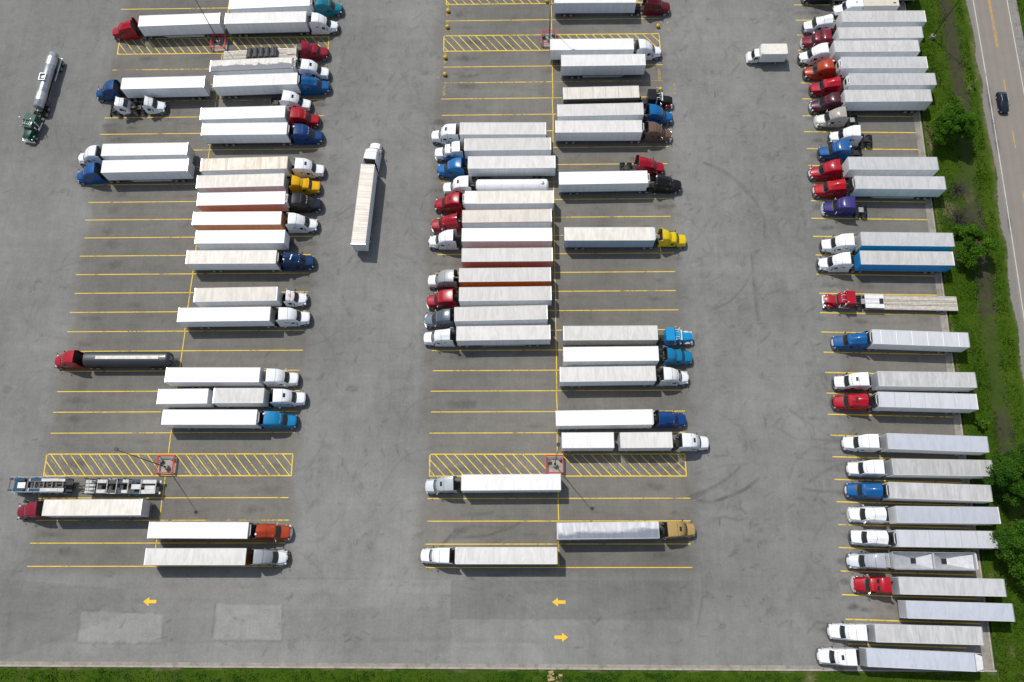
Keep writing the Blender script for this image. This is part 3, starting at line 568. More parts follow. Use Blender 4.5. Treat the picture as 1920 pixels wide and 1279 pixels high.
    if o.get('dome'):
        for yy in (o['dome'],): put('antenna_dome', 'dome', lambda m: m.lathe([(0, .2), (.12, .2), (.22, .15), (.27, .05)], 'z', (0, 0, 0), 12), WHITE, t, (X(back-.0), yy, float(secs[-1][1])+.0))
    # chassis
    put('chassis_frame', ('frame', kind == 'day'), lambda m: (m.box(X(rear), X(.6), .36, .48, .72, 1.0), m.box(X(rear), X(.6), -.48, -.36, .72, 1.0), m.box(X(rear), X(rear-.12), -.6, .6, .66, .98), m.box(X(r1+.25), X(r1-.25), -.5, .5, .5, .8, .1), m.box(X(r2+.25), X(r2-.25), -.5, .5, .5, .8, .1), m.box(X(fa+.12), X(fa-.12), -1.0, 1.0, .45, .6), m.box(X(r2), X(r1), -.12, .12, .8, .95)), FRAME, t)
    put('deck_plate', ('deck', kind == 'day'), lambda m: m.box(X(r1-.6), X(back+.1), -.55, .55, 1.0, 1.05, .01), FRAME, t)
    put('fifth_wheel', ('fifth', kind == 'day'), lambda m: (m.box(X((r1+r2)/2+.45), X((r1+r2)/2-.45), -.5, .5, 1.12, 1.19, .03), m.box(X((r1+r2)/2+.15), X((r1+r2)/2-.15), -.45, .45, .98, 1.12)), GALV if chrome else FRAME, t)
    for sd in (1, -1):
        tk = (2.75, 4.6) if kind != 'day' else (2.4, 3.7)
        put('fuel_tank', ('tank', kind == 'day', sd), lambda m: m.lathe([(X(tk[1]), .26), (X(tk[1])+.06, .32), (X(tk[0])-.06, .32), (X(tk[0]), .26)], 'x', (0, sd*.88, .66), 16), CHROME if chrome else ALU, t)
        if kind in ('aero', 'box', 'peak') and not chrome:
            put('side_skirt', ('sskirt', sd), lambda m: m.box(X(5.6), X(2.0), min(sd*1.2, sd*1.235), max(sd*1.2, sd*1.235), .32, .98, .015), paint(o.get('skirt', o.get('lower', o['c']))), t)
        put('mud_flap', ('flap', kind == 'day', sd), lambda m: m.box(X(rear-.02), X(rear-.05), min(sd*.62, sd*1.2), max(sd*.62, sd*1.2), .25, .95), BLACK, t)
        rm = CHROME if chrome else RIM
        wheel(t, X(fa), sd, 1.2, False, rm); wheel(t, X(r1), sd, 1.23, True, rm)
        if not o.get('single'): wheel(t, X(r2), sd, 1.23, True, rm)
    put('air_line', ('hose', kind == 'day'), lambda m: [m.tube((X(back+.12), yy, 1.9), (X(back+.55), yy*1.3, 1.3), .03, .03, 6) for yy in (-.2, .0, .2)], plain('hose_dark', (.03, .025, .025), .5), t)
    return t

# ------------------------------------------------------------------ box trailers
def trailer(name, x, y, ang, L, o, label, group):
    t = root(name, (x, y, 0), ang, label, 'trailer', group)
    h = L/2; W = 1.295; Z = 4.06
    side = side_mat(o.get('side', '#e6eaed')); pup = L < 10
    rf = ROOF[o.get('roof', 'white')]; railm = paint(o['trim']) if o.get('trim') else plain('rail_pale', (.56, .565, .57), .45)
    nr = .22 if o.get('round') else 0.0
    def bodyf(m):
        if not nr: m.box(-h, h, -W, W, 1.17, Z); return
        pts = [(-h, -W), (h-nr, -W)]+[(h-nr+nr*math.sin(a), -W+nr-nr*math.cos(a)) for a in (.4, .8, 1.2, 1.57)]+[(h-nr+nr*math.cos(a), W-nr+nr*math.sin(a)) for a in (0, .4, .8, 1.2, 1.57)]+[(-h, W)]
        m.loft([[(px, py, z) for px, py in pts] for z in (1.17, Z)])
    put('body', ('tbody', round(L, 1), nr), bodyf, side, t)
    ro = put('roof', ('troof', round(L, 1), nr), lambda m: m.sheet([[(-h+.06+(L-.12-nr)*i/32, yy, Z+.02+.03*(1-(yy/1.3)**2)) for i in range(33)] for yy in (-1.24, -.62, 0, .62, 1.24)]), rf, t)
    put('roof_rail', ('rrail', round(L, 1), nr), lambda m: (m.box(-h, h-nr, -W-.015, -W+.06, Z-.10, Z+.045, .012), m.box(-h, h-nr, W-.06, W+.015, Z-.10, Z+.045, .012), m.box(h-nr-.06, h+.012, -W+nr*.5+.06, W-nr*.5-.06, Z-.1, Z+.043, .012)), railm, ro)
    put('rear_header', ('rhead', round(L, 1)), lambda m: m.box(-h-.03, -h+(.14 if not o.get('bighead') else .4), -W-.02, W+.02, Z-.22, Z+.05, .015), o['head'] if o.get('head') else (WHITE if o.get('whead') else ALU), t)
    if o.get('nose'):
        put('front_panel', ('npan', round(L, 1)), lambda m: m.box(h+.005, h+.03, -1.2, 1.2, 1.25, 3.95), side_mat(o['nose']), t)
    put('side_rail', ('brail', round(L, 1)), lambda m: (m.box(-h, h-nr, -W-.02, -W+.04, 1.05, 1.22), m.box(-h, h-nr, W-.04, W+.02, 1.05, 1.22)), plain('rail_grey', (.22, .23, .24), .4, .6) if not o.get('rail') else paint(o['rail']), t)
    ax = [h-.0 for _ in ()]
    tw = o.get('tand', 2.2)
    axs = [-h+1.35] if pup else [-h+tw, -h+tw+1.28]
    put('underframe', ('uframe', round(L, 1), tw), lambda m: (m.box(-h+.05, h-.1, -1.1, 1.1, .98, 1.15), m.box(axs[0]-.7, axs[-1]+.7, -.52, .52, .6, .98), *[m.box(a-.08, a+.08, -1.0, 1.0, .42, .58) for a in axs]), FRAME, t)
    for sd in (1, -1):
        d = put('rear_door', ('rdoor', round(L, 1), sd), lambda m: m.box(-h-.035, -h-.005, min(sd*.02, sd*1.2), max(sd*.02, sd*1.2), 1.22, Z-.24, .008), side_mat(o.get('door', '#c9cdcf')), t)
        put('lock_bar', ('lbar', round(L, 1), sd), lambda m: (m.tube((-h-.06, sd*.25, 1.25), (-h-.06, sd*.25, Z-.28), .02, .02, 6), m.tube((-h-.06, sd*.85, 1.25), (-h-.06, sd*.85, Z-.28), .02, .02, 6)), ALU, d)
        for a in axs: wheel(t, a, sd, 1.28, True)
        lx = h-2.6 if not pup else h-2.2
        put('landing_leg', ('lleg', round(L, 1), sd), lambda m: m.box(lx-.07, lx+.07, min(sd*.6, sd*.74), max(sd*.6, sd*.74), .3, 1.0).box(lx-.16, lx+.16, min(sd*.54, sd*.8), max(sd*.54, sd*.8), .24, .3), GALV, t)
        put('mud_flap', ('tflap', round(L, 1), sd, tw), lambda m: m.box(axs[0]-.66, axs[0]-.63, min(sd*.68, sd*1.26), max(sd*.68, sd*1.26), .2, .98), BLACK, t)
        put('tail_light', ('tlight', round(L, 1), sd), lambda m: m.box(-h-.05, -h-.02, min(sd*.9, sd*1.2), max(sd*.9, sd*1.2), 1.08, 1.17), LAMPR, t)
        if o.get('skirt'):
            put('side_skirt', ('tskirt', round(L, 1), sd), lambda m: m.loft([[(px, sd*(W-.02), 1.06), (px, sd*(W+.005), 1.06), (px, sd*(W-.06), zb), (px, sd*(W-.085), zb)] for px, zb in ((axs[-1]+.75, .4), (h-4.6, .4), (h-3.9, .85), (h-3.6, 1.0))]), side_mat(o.get('skirtc', '#c4c8ca')), t)
    put('rear_bumper', ('rbump', round(L, 1)), lambda m: m.box(-h-.02, -h+.1, -1.15, 1.15, .5, .6).box(-h, -h+.08, -.7, -.6, .55, 1.05).box(-h, -h+.08, .6, .7, .55, 1.05), GALV, t)
    if o.get('reefer'):
        rc = WHITE if o['reefer'] == 'w' else plain('reefer_charcoal', (.05, .05, .055), .45)
        u = put('reefer_unit', ('reef', round(L, 1)), lambda m: m.loft([[(h+.01, yy*w, zb), (h+.01, yy*w, zt), ] for yy, w, zb, zt in ()] or [[(h+q, -w, zb), (h+q, w, zb), (h+q, w, zt-.35), (h+q, w*.7, zt), (h+q, -w*.7, zt), (h+q, -w, zt-.35)] for q, w, zb, zt in ((.01, 1.05, 1.95, 3.95), (.3, 1.02, 2.0, 3.9), (.42, .9, 2.1, 3.75))]), rc, t)
        put('fan_grille', ('fang', round(L, 1)), lambda m: m.box(h+.10, h+.30, -.55, .55, 3.86, 3.97, .03).box(h+.42, h+.45, -.6, .6, 2.9, 3.6, .02), BLACK, u)
        put('unit_rim', ('urim', round(L, 1)), lambda m: (m.tube((h+.02, -.98, 3.6), (h+.30, -.7, 3.97), .05, .05, 6), m.tube((h+.02, .98, 3.6), (h+.30, .7, 3.97), .05, .05, 6), m.tube((h+.33, -.7, 3.96), (h+.33, .7, 3.96), .05, .05, 6)), WHITE, u)
        put('reefer_tank', ('rtank', round(L, 1)), lambda m: m.lathe([(-.55, .2), (-.5, .25), (.5, .25), (.55, .2)], 'y', (h-5.2, 0, .72), 12), ALU, t)
    if o.get('frontcap'):   # painted white cap over the front two metres
        put('front_cap', ('fcap', round(L, 1)), lambda m: m.box(h-2.0, h-.05, -1.22, 1.22, Z+.03, Z+.075, .01), WHITE, t)
    if o.get('boat'):
        put('boat_tail', ('boat', round(L, 1)), lambda m: m.loft([[(-h-.03, -1.25, 3.92), (-h-.03, 1.25, 3.92), (-h-.03, 1.25, 4.06), (-h-.03, -1.25, 4.06)], [(-h-1.2, -.9, 3.72), (-h-1.2, .9, 3.72), (-h-1.2, .9, 3.76), (-h-1.2, -.9, 3.76)]]).box(-h-1.2, -h-.03, -1.26, -1.22, 1.3, 3.75).box(-h-1.2, -h-.03, 1.22, 1.26, 1.3, 3.75), WHITE, t)
    return t

# ------------------------------------------------------------------ ground
def curb_x(y): return 71.9+.0352*y
def road_x(y): return 84.70+.06655*y-1.6745e-4*y*y       # white edge line beside the verge
LOT_S = -10.5
def value_noise(X, Y, cell, seed):
    g = np.random.default_rng(seed); n = 256; T = g.random((n, n))
    fx = X/cell; fy = Y/cell; ix = np.floor(fx).astype(int); iy = np.floor(fy).astype(int); tx = fx-ix; ty = fy-iy
    tx = tx*tx*(3-2*tx); ty = ty*ty*(3-2*ty)
    a = T[ix % n, iy % n]; b = T[(ix+1) % n, iy % n]; c = T[ix % n, (iy+1) % n]; d = T[(ix+1) % n, (iy+1) % n]
    return (a*(1-tx)+b*tx)*(1-ty)+(c*(1-tx)+d*tx)*ty
def grid_mesh(name, X, Y, Zv, mat, attr=None):
    ny, nx = X.shape
    me = bpy.data.meshes.new(name); nv = nx*ny
    me.vertices.add(nv); me.vertices.foreach_set('co', np.stack([X, Y, Zv], -1).astype(np.float32).ravel())
    idx = np.arange(nv).reshape(ny, nx); q = np.stack([idx[:-1, :-1], idx[:-1, 1:], idx[1:, 1:], idx[1:, :-1]], -1).reshape(-1, 4)
    nf = len(q); me.loops.add(nf*4); me.polygons.add(nf)
    me.polygons.foreach_set('loop_start', np.arange(0, nf*4, 4, dtype=np.int32)); me.polygons.foreach_set('loop_total', np.full(nf, 4, np.int32))
    me.loops.foreach_set('vertex_index', q.astype(np.int32).ravel()); me.update()
    if attr is not None:
        ca = me.color_attributes.new('wear', 'FLOAT_COLOR', 'POINT')
        ca.data.foreach_set('color', np.concatenate([attr, np.ones((ny, nx, 1))], -1).astype(np.float32).ravel())
    me.materials.append(mat); me.validate()
    o = bpy.data.objects.new(name, me); COL.objects.link(o); return o
def smooth(a, b, x): t = np.clip((x-a)/(b-a), 0, 1); return t*t*(3-2*t)
def seg_dist(X, Y, p, q):
    dx, dy = q[0]-p[0], q[1]-p[1]; t = np.clip(((X-p[0])*dx+(Y-p[1])*dy)/(dx*dx+dy*dy+1e-9), 0, 1)
    return np.hypot(X-p[0]-t*dx, Y-p[1]-t*dy)
def curve(pts, n=6):
    """Catmull-Rom through the points"""
    P = [np.array(p, float) for p in pts]; P = [2*P[0]-P[1]]+P+[2*P[-1]-P[-2]]; out = []
    for i in range(1, len(P)-2):
        for k in range(n):
            t = k/n; out.append(.5*((2*P[i])+(-P[i-1]+P[i+1])*t+(2*P[i-1]-5*P[i]+4*P[i+1]-P[i+2])*t*t+(-P[i-1]+3*P[i]-3*P[i+1]+P[i+2])*t**3))
    return out+[P[-2]]

def build_lot():
    us = np.concatenate([np.arange(-200, -120, 2.0), np.arange(-120, 75.001, .25)])
    ys = np.concatenate([np.arange(LOT_S, 122, .25), np.arange(122, 191, 2.0)])
    Um, Yv = np.meshgrid(us, ys)
    X = np.where(Um < 60, Um, 60+(Um-60)*(curb_x(Yv)-60)/15.0)
    Y = Yv
    tone = np.full(X.shape, .5); oil = np.zeros(X.shape); warm = np.zeros(X.shape)
    wob = (value_noise(X, Y, 6, 3)-.5)*2.4
    for x0, x1 in ((-82.5, -39.5), (-17.5, 27.5), (None, None)):
        if x0 is None: m = smooth(0, 3, X+wob-(52.6+.034*Y))*smooth(-8, -4, Y)
        else: m = smooth(-1.5, 1.5, X+wob-x0)*smooth(-1.5, 1.5, x1-X-wob)*smooth(2.2, 4.4, Y+wob*.3)
        tone -= .07*m; warm = np.maximum(warm, m*.9)
    tone += (value_noise(X, Y, 22, 8)-.5)*.09+(value_noise(X, Y, 7, 9)-.5)*.05+(value_noise(X, Y*.3, 3.5, 10)-.5)*.03
    tone -= .05*smooth(-60, -110, X)*smooth(40, 110, Y)+.03*smooth(30, 70, X)*smooth(70, 115, Y)  # vignette and cloud shade put into the asphalt tone at both upper corners
    n2p = value_noise(X, Y, 1.9, 6)
    for poly, mul in PATCHES:
        mul = 1+(mul-1)*(2.1 if mul > 1.1 else 1.5)
        inside = np.zeros(X.shape, bool); n = len(poly)
        for i in range(n):
            (xa, ya), (xb, yb) = poly[i], poly[(i+1) % n]
            c = ((ya > Y) != (yb > Y)) & (X < (xb-xa)*(Y-ya)/(yb-ya+1e-12)+xa); inside ^= c
        big = mul < .87
        w = inside.astype(float)
        if big:
            cxm = np.mean([p[0] for p in poly]); cym = np.mean([p[1] for p in poly])
            w = np.clip(1.3-np.hypot((X-cxm)/14, (Y-cym)/8)+wob*.15, 0, 1)
        tone *= 1+(mul-1)*w
        if not big and mul > 1.15:
            for i in range(n): oil = np.maximum(oil, .24*(seg_dist(X, Y, poly[i], poly[(i+1) % n]) < .17)*(n2p > .3))
    # paving joint across the bottom lane
    jx = smooth(-43, -40, X)*smooth(-12, -14, X); oil = np.maximum(oil, .14*jx*(np.abs(Y-2.25) < .14))
    n1 = value_noise(X, Y, .7, 5); n2 = value_noise(X, Y, 1.9, 6)
    def stain(cx, cy, rx, ry, st):
        nonlocal oil
        k = (np.abs(Y[:, 0]-cy) < ry*3+2).nonzero()[0]
        if len(k) == 0: return
        a, b = k[0], k[-1]+1
        d = np.hypot((X[a:b]-cx)/(rx+1e-6), (Y[a:b]-cy)/(ry+1e-6))+(n2[a:b]-.5)*1.0+(n1[a:b]-.5)*.8
        oil[a:b] = np.maximum(oil[a:b], st*np.clip(1.25-d, 0, 1))
    def stroke(pts, w, st):
        nonlocal oil
        P = curve(pts); yy = [p[1] for p in P]
        k = ((Y[:, 0] > min(yy)-2) & (Y[:, 0] < max(yy)+2)).nonzero()[0]; xx = [p[0] for p in P]
        kc = ((us > min(xx)-4) & (us < max(xx)+4)).nonzero()[0]
        if len(k) == 0 or len(kc) == 0: return
        q = (slice(k[0], k[-1]+1), slice(kc[0], kc[-1]+1)); D = np.full(X[q].shape, 1e9)
        for i in range(len(P)-1): D = np.minimum(D, seg_dist(X[q], Y[q], P[i], P[i+1]))
        oil[q] = np.maximum(oil[q], st*np.clip(1-(D-w*.5)/.2, 0, 1)*(.35+.9*n2[q]))
    for p, w, st in STROKES: stroke(p, w*.8, min(.7, st*.9))
    for c in OILS: stain(c[0], c[1], max(c[2], .35), max(c[3], .25), c[4]*.95)
    rnd = random.Random(5)
    for n in range(0, 31):
        yc = 4.1+3.6815*n+1.84
        for xc, sg in ((-78, 1), (-44, -1), (-12, 1), (22.5, -1), (57+.034*yc, 1)):
            if rnd.random() < .82: stain(xc+rnd.uniform(-2, 2), yc+rnd.uniform(-.8, .8), rnd.uniform(.7, 2.6), rnd.uniform(.35, .9), rnd.uniform(.2, .6))
            if rnd.random() < .5: stain(xc+sg*rnd.uniform(6, 15), yc+rnd.uniform(-.8, .8), rnd.uniform(.6, 3), rnd.uniform(.2, .5), rnd.uniform(.1, .32))
            for k in range(2):
                if rnd.random() < .45:     # tyre scrub curving out of the stall
                    up = rnd.choice((-1, 1)); q = rnd.uniform(3, 12); w = rnd.uniform(4, 11)
                    x0 = xc-sg*rnd.uniform(3, 5); y0 = yc+rnd.uniform(-1.2, 1.2)
                    stroke([(x0, y0), (x0-sg*w*.5, y0+up*q*.15), (x0-sg*w*.85, y0+up*q*.55), (x0-sg*w, y0+up*q)], .2, rnd.uniform(.06, .2))
            for side in (-.95, .95):       # faint wheel tracks down the stall
                if rnd.random() < .6: stroke([(xc, yc+side), (xc+sg*7, yc+side+rnd.uniform(-.3, .3)), (xc+sg*15, yc+side+rnd.uniform(-.3, .3))], .4, rnd.uniform(.03, .11))
    for k in range(90):
        x0 = rnd.choice((rnd.uniform(-36, -20), rnd.uniform(30, 49), rnd.uniform(-110, -86), rnd.uniform(-100, 40))); y0 = rnd.uniform(5, 118) if x0 < -86 or -36 < x0 < -20 or x0 > 30 else rnd.uniform(-9, 2)
        hor = y0 < 2; l = rnd.uniform(1.5, 9)
        if hor: stroke([(x0, y0), (x0+l, y0+rnd.uniform(-.6, .6)), (x0+2*l, y0+rnd.uniform(-1, 1))], rnd.uniform(.15, .5), rnd.uniform(.03, .12))
        else: stroke([(x0, y0), (x0+rnd.uniform(-1.5, 1.5), y0+l*.5), (x0+rnd.uniform(-2.5, 2.5), y0+l)], rnd.uniform(.15, .5), rnd.uniform(.03, .13))
    for k in range(120):
        x0 = rnd.choice((rnd.uniform(-37, -20), rnd.uniform(30, 50), rnd.uniform(30, 50))); y0 = rnd.uniform(4, 118)
        stain(x0, y0, rnd.uniform(.25, .8), rnd.uniform(.15, .5), rnd.uniform(.1, .35))
    for k in range(900):
        z = rnd.random()
        if z < .25: x0, y0 = rnd.uniform(-38, -18), rnd.uniform(4, 118)
        elif z < .6: x0, y0 = rnd.uniform(28, 53), rnd.uniform(-6, 118)
        elif z < .75: x0, y0 = rnd.uniform(-110, -84), rnd.uniform(4, 118)
        elif z < .85: x0, y0 = rnd.uniform(-90, 60), rnd.uniform(-10, 3)
        else: x0, y0 = rnd.choice((rnd.uniform(-80, -42), rnd.uniform(-15, 25), rnd.uniform(54, 72))), rnd.uniform(4, 115)
        a = rnd.gauss(0, .6)+(math.pi/2 if z < .45 and z > .1 else 0); l = rnd.uniform(.3, 1.4)
        for j in range(rnd.choice((1, 1, 2, 3))):
            dx, dy = j*rnd.uniform(.3, .6), j*rnd.uniform(.3, .6); stroke([(x0+dx, y0+dy), (x0+dx+l*math.cos(a), y0+dy+l*math.sin(a))], .08, rnd.uniform(.15, .5))
    return structure(grid_mesh('parking_lot', X, Y, np.zeros(X.shape), ASPH, np.stack([tone, oil, warm], -1)))
build_lot()
def flat(name, polys, z, mat, fine=None):
    m = MB()
    for p in polys: m.add([(x, y, z) for x, y in p], [tuple(range(len(p)))])
    o = put(name, None, lambda q: q.add(m.v, m.f), mat, smooth=0); return o
structure(flat('grass_field', [[(-2500, -2500), (2500, -2500), (2500, 2500), (-2500, 2500)]], -.16, GRASSFAR))
def build_verge():
    ys = np.arange(-22, 128, .3); t = np.linspace(0, 1, 70); T, Y = np.meshgrid(t, ys)
    x0 = curb_x(np.maximum(Y, -12))+.95; x1 = road_x(Y)-.4; X = x0+(x1-x0)*T
    ditch = np.full(X.shape, 1e9); P = curve(DITCH)
    for i in range(len(P)-1): ditch = np.minimum(ditch, seg_dist(X, Y, P[i], P[i+1]))
    n = value_noise(X, Y, 1.6, 21); n2 = value_noise(X, Y, 5, 22)
    gap = smooth(.1, .45, value_noise(X*0, Y, 9, 25))
    dirt = np.clip(1.9-(ditch/(1.0+.4*n2))-.5*n, 0, 1)*(.35+.75*gap)
    sand = np.clip(.55-(X-x0)/(1.2*n2+.3), 0, 1)*smooth(.25, .7, n2)
    sand = np.maximum(sand, np.clip(1.1-(x1-X-1.0)/(1.0*n2+.4), 0, 1)*.7*n)
    grav = np.clip(1.55-(x1-X)/(.40+.9*n2+.010*np.maximum(80-Y, 0)), 0, 1)
    for cx, cy, rx, ry, s in ((76.8, 82.5, 1.2, 4, .8), (78.1, 67.6, 1.9, 2.2, .75), (72.6, 47.1, .8, 1.4, .7), (81.7, 70.5, 1.2, 2, .5), (86, 93.9, .6, .8, .9), (75.3, -8.5, .5, 1.2, .6), (76.5, -12.5, .8, .8, .5), (74.1, 3.0, .5, .7, .7), (76.9, 62, .8, 1.2, .5)):
        sand = np.maximum(sand, s*np.clip(1.4-np.hypot((X-cx)/rx, (Y-cy)/ry)-.6*n, 0, 1))
    Z = .06+.10*value_noise(X, Y, 2.2, 30)-.16*np.clip(1-ditch/2.2, 0, 1)
    Z = Z*smooth(.3, 2.0, x1-X)+.108*(1-smooth(.3, 2.0, x1-X))
    return structure(grid_mesh('verge', X, Y, Z, GRASS, np.stack([dirt, sand, grav], -1)))
build_verge()
def build_strip():
    xs = np.arange(-140, 80, .4); ys = np.arange(-26, -11.1, .3); X, Y = np.meshgrid(xs, ys)
    n = value_noise(X, Y, 1.1, 41); n2 = value_noise(X, Y, 4, 42)
    sand = np.clip(.75-(-11.3-Y)/(.8*n2+.1), 0, 1)*smooth(.45, .8, n)*.9
    sand = np.maximum(sand, np.clip(1.2-np.hypot((X-43.5)/1.6, (Y+12.3)/1.2)-.5*n, 0, 1)*.7)
    return structure(grid_mesh('grass_strip', X, Y, .04+.10*value_noise(X, Y, 1.5, 43), GRASS, np.stack([np.clip(n2-.72, 0, 1), sand, n*0], -1)))
build_strip()
# kerbs
def kerb(name, path, w, z0, z1, mat):
    def f(m):
        rows = []
        for i, (x, y) in enumerate(path):
            a = path[max(i-1, 0)]; b = path[min(i+1, len(path)-1)]; d = Vector((b[0]-a[0], b[1]-a[1])).normalized(); nx, ny = d.y, -d.x
            rows.append([(x, y, z0), (x, y, z1-.02), (x+nx*.02, y+ny*.02, z1), (x+nx*(w-.02), y+ny*(w-.02), z1), (x+nx*w, y+ny*w, z1-.02), (x+nx*w, y+ny*w, z0)])
        m.loft(rows)
    return structure(put(name, None, f, mat, smooth=0))
flat_ = [(x, -10.5) for x in np.arange(-140, 71.6, 6.0)]
structure(flat('gutter', [[(-140, -10.95), (71.5, -10.95), (71.5, -10.45), (-140, -10.45)]], .005, CONCD))
kerb('kerb', [(x, -10.95) for x in np.arange(-140, 72.5, 4.0)]+[(72.4, -10.95)], .28, -.2, .14, CONC)
cy = list(np.arange(-10.9, 190, 4.0))
gl = [(curb_x(y)-.65, y) for y in cy]; gr = [(curb_x(y)+.3, y) for y in cy]
structure(flat('gutter', [gl+gr[::-1]], .009, CONCD))
kerb('kerb', [(curb_x(y)+.3, y) for y in cy[::-1]][::-1], .3, -.2, .14, CONC)
structure(flat('loading_apron', [[(68.6, -10.9), (curb_x(-10.9)-.66, -10.9), (curb_x(-5)-.66, -5.2), (70.4, -4.9), (69.6, -7.5)]], .007, CONCD))
# road
yy = list(np.arange(-160, 260, 5.0))
def off(d, ys=yy): return [(road_x(y)+d, y) for y in ys]
def ribbon(name, d0, d1, z, mat, ys=yy): return structure(flat(name, [off(d0, ys)+off(d1, ys)[::-1]], z, mat))
ribbon('gravel_shoulder', 7.1, 8.6, .10, GRAVEL)
def build_road():
    ys = np.concatenate([np.arange(-160, 20, 5.0), np.arange(20, 128, .4), np.arange(128, 262, 5.0)]); d = np.linspace(-.5, 7.2, 32); D, Y = np.meshgrid(d, ys); X = road_x(Y)+D
    n = value_noise(X, Y, .9, 61); n2 = value_noise(X, Y, 4, 62); dark = np.zeros(X.shape)
    for ya, yb, w in ((78, 96, .75), (61.5, 70, .7), (52, 55, .3)): dark = np.maximum(dark, smooth(ya, ya+3, Y)*smooth(yb, yb-3, Y)*np.clip(1.3-np.abs(D+.12)/w-.9*n, 0, 1))
    track = .10*np.exp(-((D-.9)/.35)**2)+.10*np.exp(-((D-2.4)/.35)**2)+.08*np.exp(-((D-4.1)/.35)**2)+.08*np.exp(-((D-5.7)/.35)**2)
    return structure(grid_mesh('road', X, Y, np.full(X.shape, .115), ROADM, np.stack([dark, track, n], -1)))
build_road()
ribbon('road_edge_line', -.07, .08, .121, WHTROAD); ribbon('road_edge_line', 6.65, 6.8, .121, WHTROAD)
dash = []
for y0, y1 in ((103.2, 125), (93.0, 96.0), (80.5, 84.2), (67.5, 71.5), (54, 58), (41, 45), (28, 32)):
    ys2 = list(np.linspace(y0, y1, 6)); dash.append(off(3.22, ys2)+off(3.36, ys2)[::-1])
ys2 = list(np.linspace(103.2, 140, 12)); dash.append(off(2.98, ys2)+off(3.12, ys2)[::-1])
structure(flat('road_centre_line', dash, .121, YELROAD))
# ------------------------------------------------------------------ painted markings
def strip(p, q, w):
    d = Vector((q[0]-p[0], q[1]-p[1])).normalized(); n = Vector((-d.y, d.x))*w/2
    return [(p[0]+n.x, p[1]+n.y), (p[0]-n.x, p[1]-n.y), (q[0]-n.x, q[1]-n.y), (q[0]+n.x, q[1]+n.y)]
LY = lambda n: 4.1+3.6815*n
wob = lambda: random.uniform(-.25, .25)
rows = {'a': [], 'b': [], 'c': []}; cross = []; worn = []
for n in range(0, 33):
    y = LY(n); xl = -81.9-.012*y
    for lst, x0, x1, xc in ((rows['a'], xl, -39.75, -61.2), (rows['b'], -16.6, 26.8, 5.1)):
        if n in (4, 5, 27, 28): continue
        if lst is rows['b'] and n in (30, 31): continue
        seg = strip((x0+wob(), y-.06), (x1+wob(), y+.08), .135)
        (worn if (lst is rows['a'] and n in (2, 24, 26)) or (lst is rows['b'] and n in (25,)) else lst).append(seg)
    # columns of the middle divider
    for lst, xc in ((rows['a'], -61.2), (rows['b'], 5.1)):
        if n < 32: cross.append(strip((xc+random.uniform(-.05, .05), y+.16), (xc+random.uniform(-.05, .05), LY(n+1)-.16), .14)) if n not in (4, 27) and n != 0 or n == 0 else None
CL = [(54.2, 113.88), (54.12, 110.15), (53.94, 106.59), (53.84, 102.94), (53.6, 99.1), (53.62, 95.41), (53.5, 91.78), (53.17, 88.0), (53.06, 84.49), (53.2, 80.83), (53.15, 77.2), (53.08, 73.53), (52.78, 69.82), (52.5, 66.23), (52.37, 62.57), (52.43, 58.86), (52.16, 55.11), (52.22, 51.44), (51.97, 47.74), (51.81, 44.14), (51.75, 40.43), (51.63, 36.76), (51.45, 33.08), (51.22, 29.38), (51.25, 25.76), (51.15, 22.12), (51.06, 18.34), (50.91, 14.68), (50.8, 11.01), (50.42, 7.36), (50.31, 3.71), (50.06, .08), (50.2, -3.61), (50.1, -7.25)]
for i, (x, y) in enumerate(CL):
    xr = 71.4+.0352*y-.05; 
    if i == len(CL)-1: xr = 68.4
    sl = -.0182-.0095*(1-y/88.0)
    rows['c'].append(strip((x, y), (xr, y+sl*(xr-x)), .17))
for k, v in rows.items(): structure(flat('stall_lines', v, .006, YEL))
structure(flat('divider_line', cross, .0105, YEL)); structure(flat('stall_lines', worn, .006, YELWORN))
def hatch(x0, x1, y0, y1, xg0, xg1, shift, step, first, mat=YEL, old=True):
    ed = [strip((x0, y0), (x1, y0+.05), .17), strip((x0+.1, y1), (x1-.1, y1+.05), .17), strip((x0+.05, y0+.1), (x0, y1-.1), .17), strip((x1-.05, y0+.12), (x1-.1, y1-.1), .17)]
    structure(flat('hatch_border', ed, .0105, mat))
    di = []; ol = []
    def clipline(xt):
        a = [xt, y1-.08]; b = [xt+shift, y0+.08]
        def at(x): return a[1]+(b[1]-a[1])*(x-a[0])/(b[0]-a[0])
        if a[0] < x0+.1:
            if b[0] < x0+.4: return None
            a = [x0+.1, at(x0+.1)]
        if b[0] > x1-.1:
            if a[0] > x1-.4: return None
            b = [x1-.1, at(x1-.1)]
        return a, b
    xt = x0-shift+first
    while xt < x1:
        c = clipline(xt)
        if c and not (xg0-.2 < (c[0][0]+c[1][0])/2 < xg1+.2): di.append(strip(*c, .14))
        if old:
            for dx in (.5, 1.05):
                c = clipline(xt+dx)
                if c and not (xg0-.2 < (c[0][0]+c[1][0])/2 < xg1+.2) and random.random() < .75: ol.append(strip(*c, .13))
        xt += step
    structure(flat('hatched_zone', di, .0075, mat))
    if ol: structure(flat('faded_hatching', ol, .0055, GREYFAINT))
hatch(-82.1, -39.75, LY(4), LY(5), -62.8, -59.2, 3.1, 1.66, .5, YEL)
hatch(-16.5, 26.6, LY(4), LY(5), 2.9, 6.3, 3.3, 1.65, .9, YEL)
hatch(-82.6, -39.8, LY(27), LY(28), -63.4, -60.2, 2.9, 1.67, .4, YEL, False)
hatch(-16.6, 26.7, LY(27), LY(28), 2.9, 6.3, 2.9, 1.68, .9, YEL, False)
hatch(-16.4, 26.7, LY(30)+.3, LY(31)+.3, 2.9, 6.3, 2.9, 1.68, .7, YEL, False)
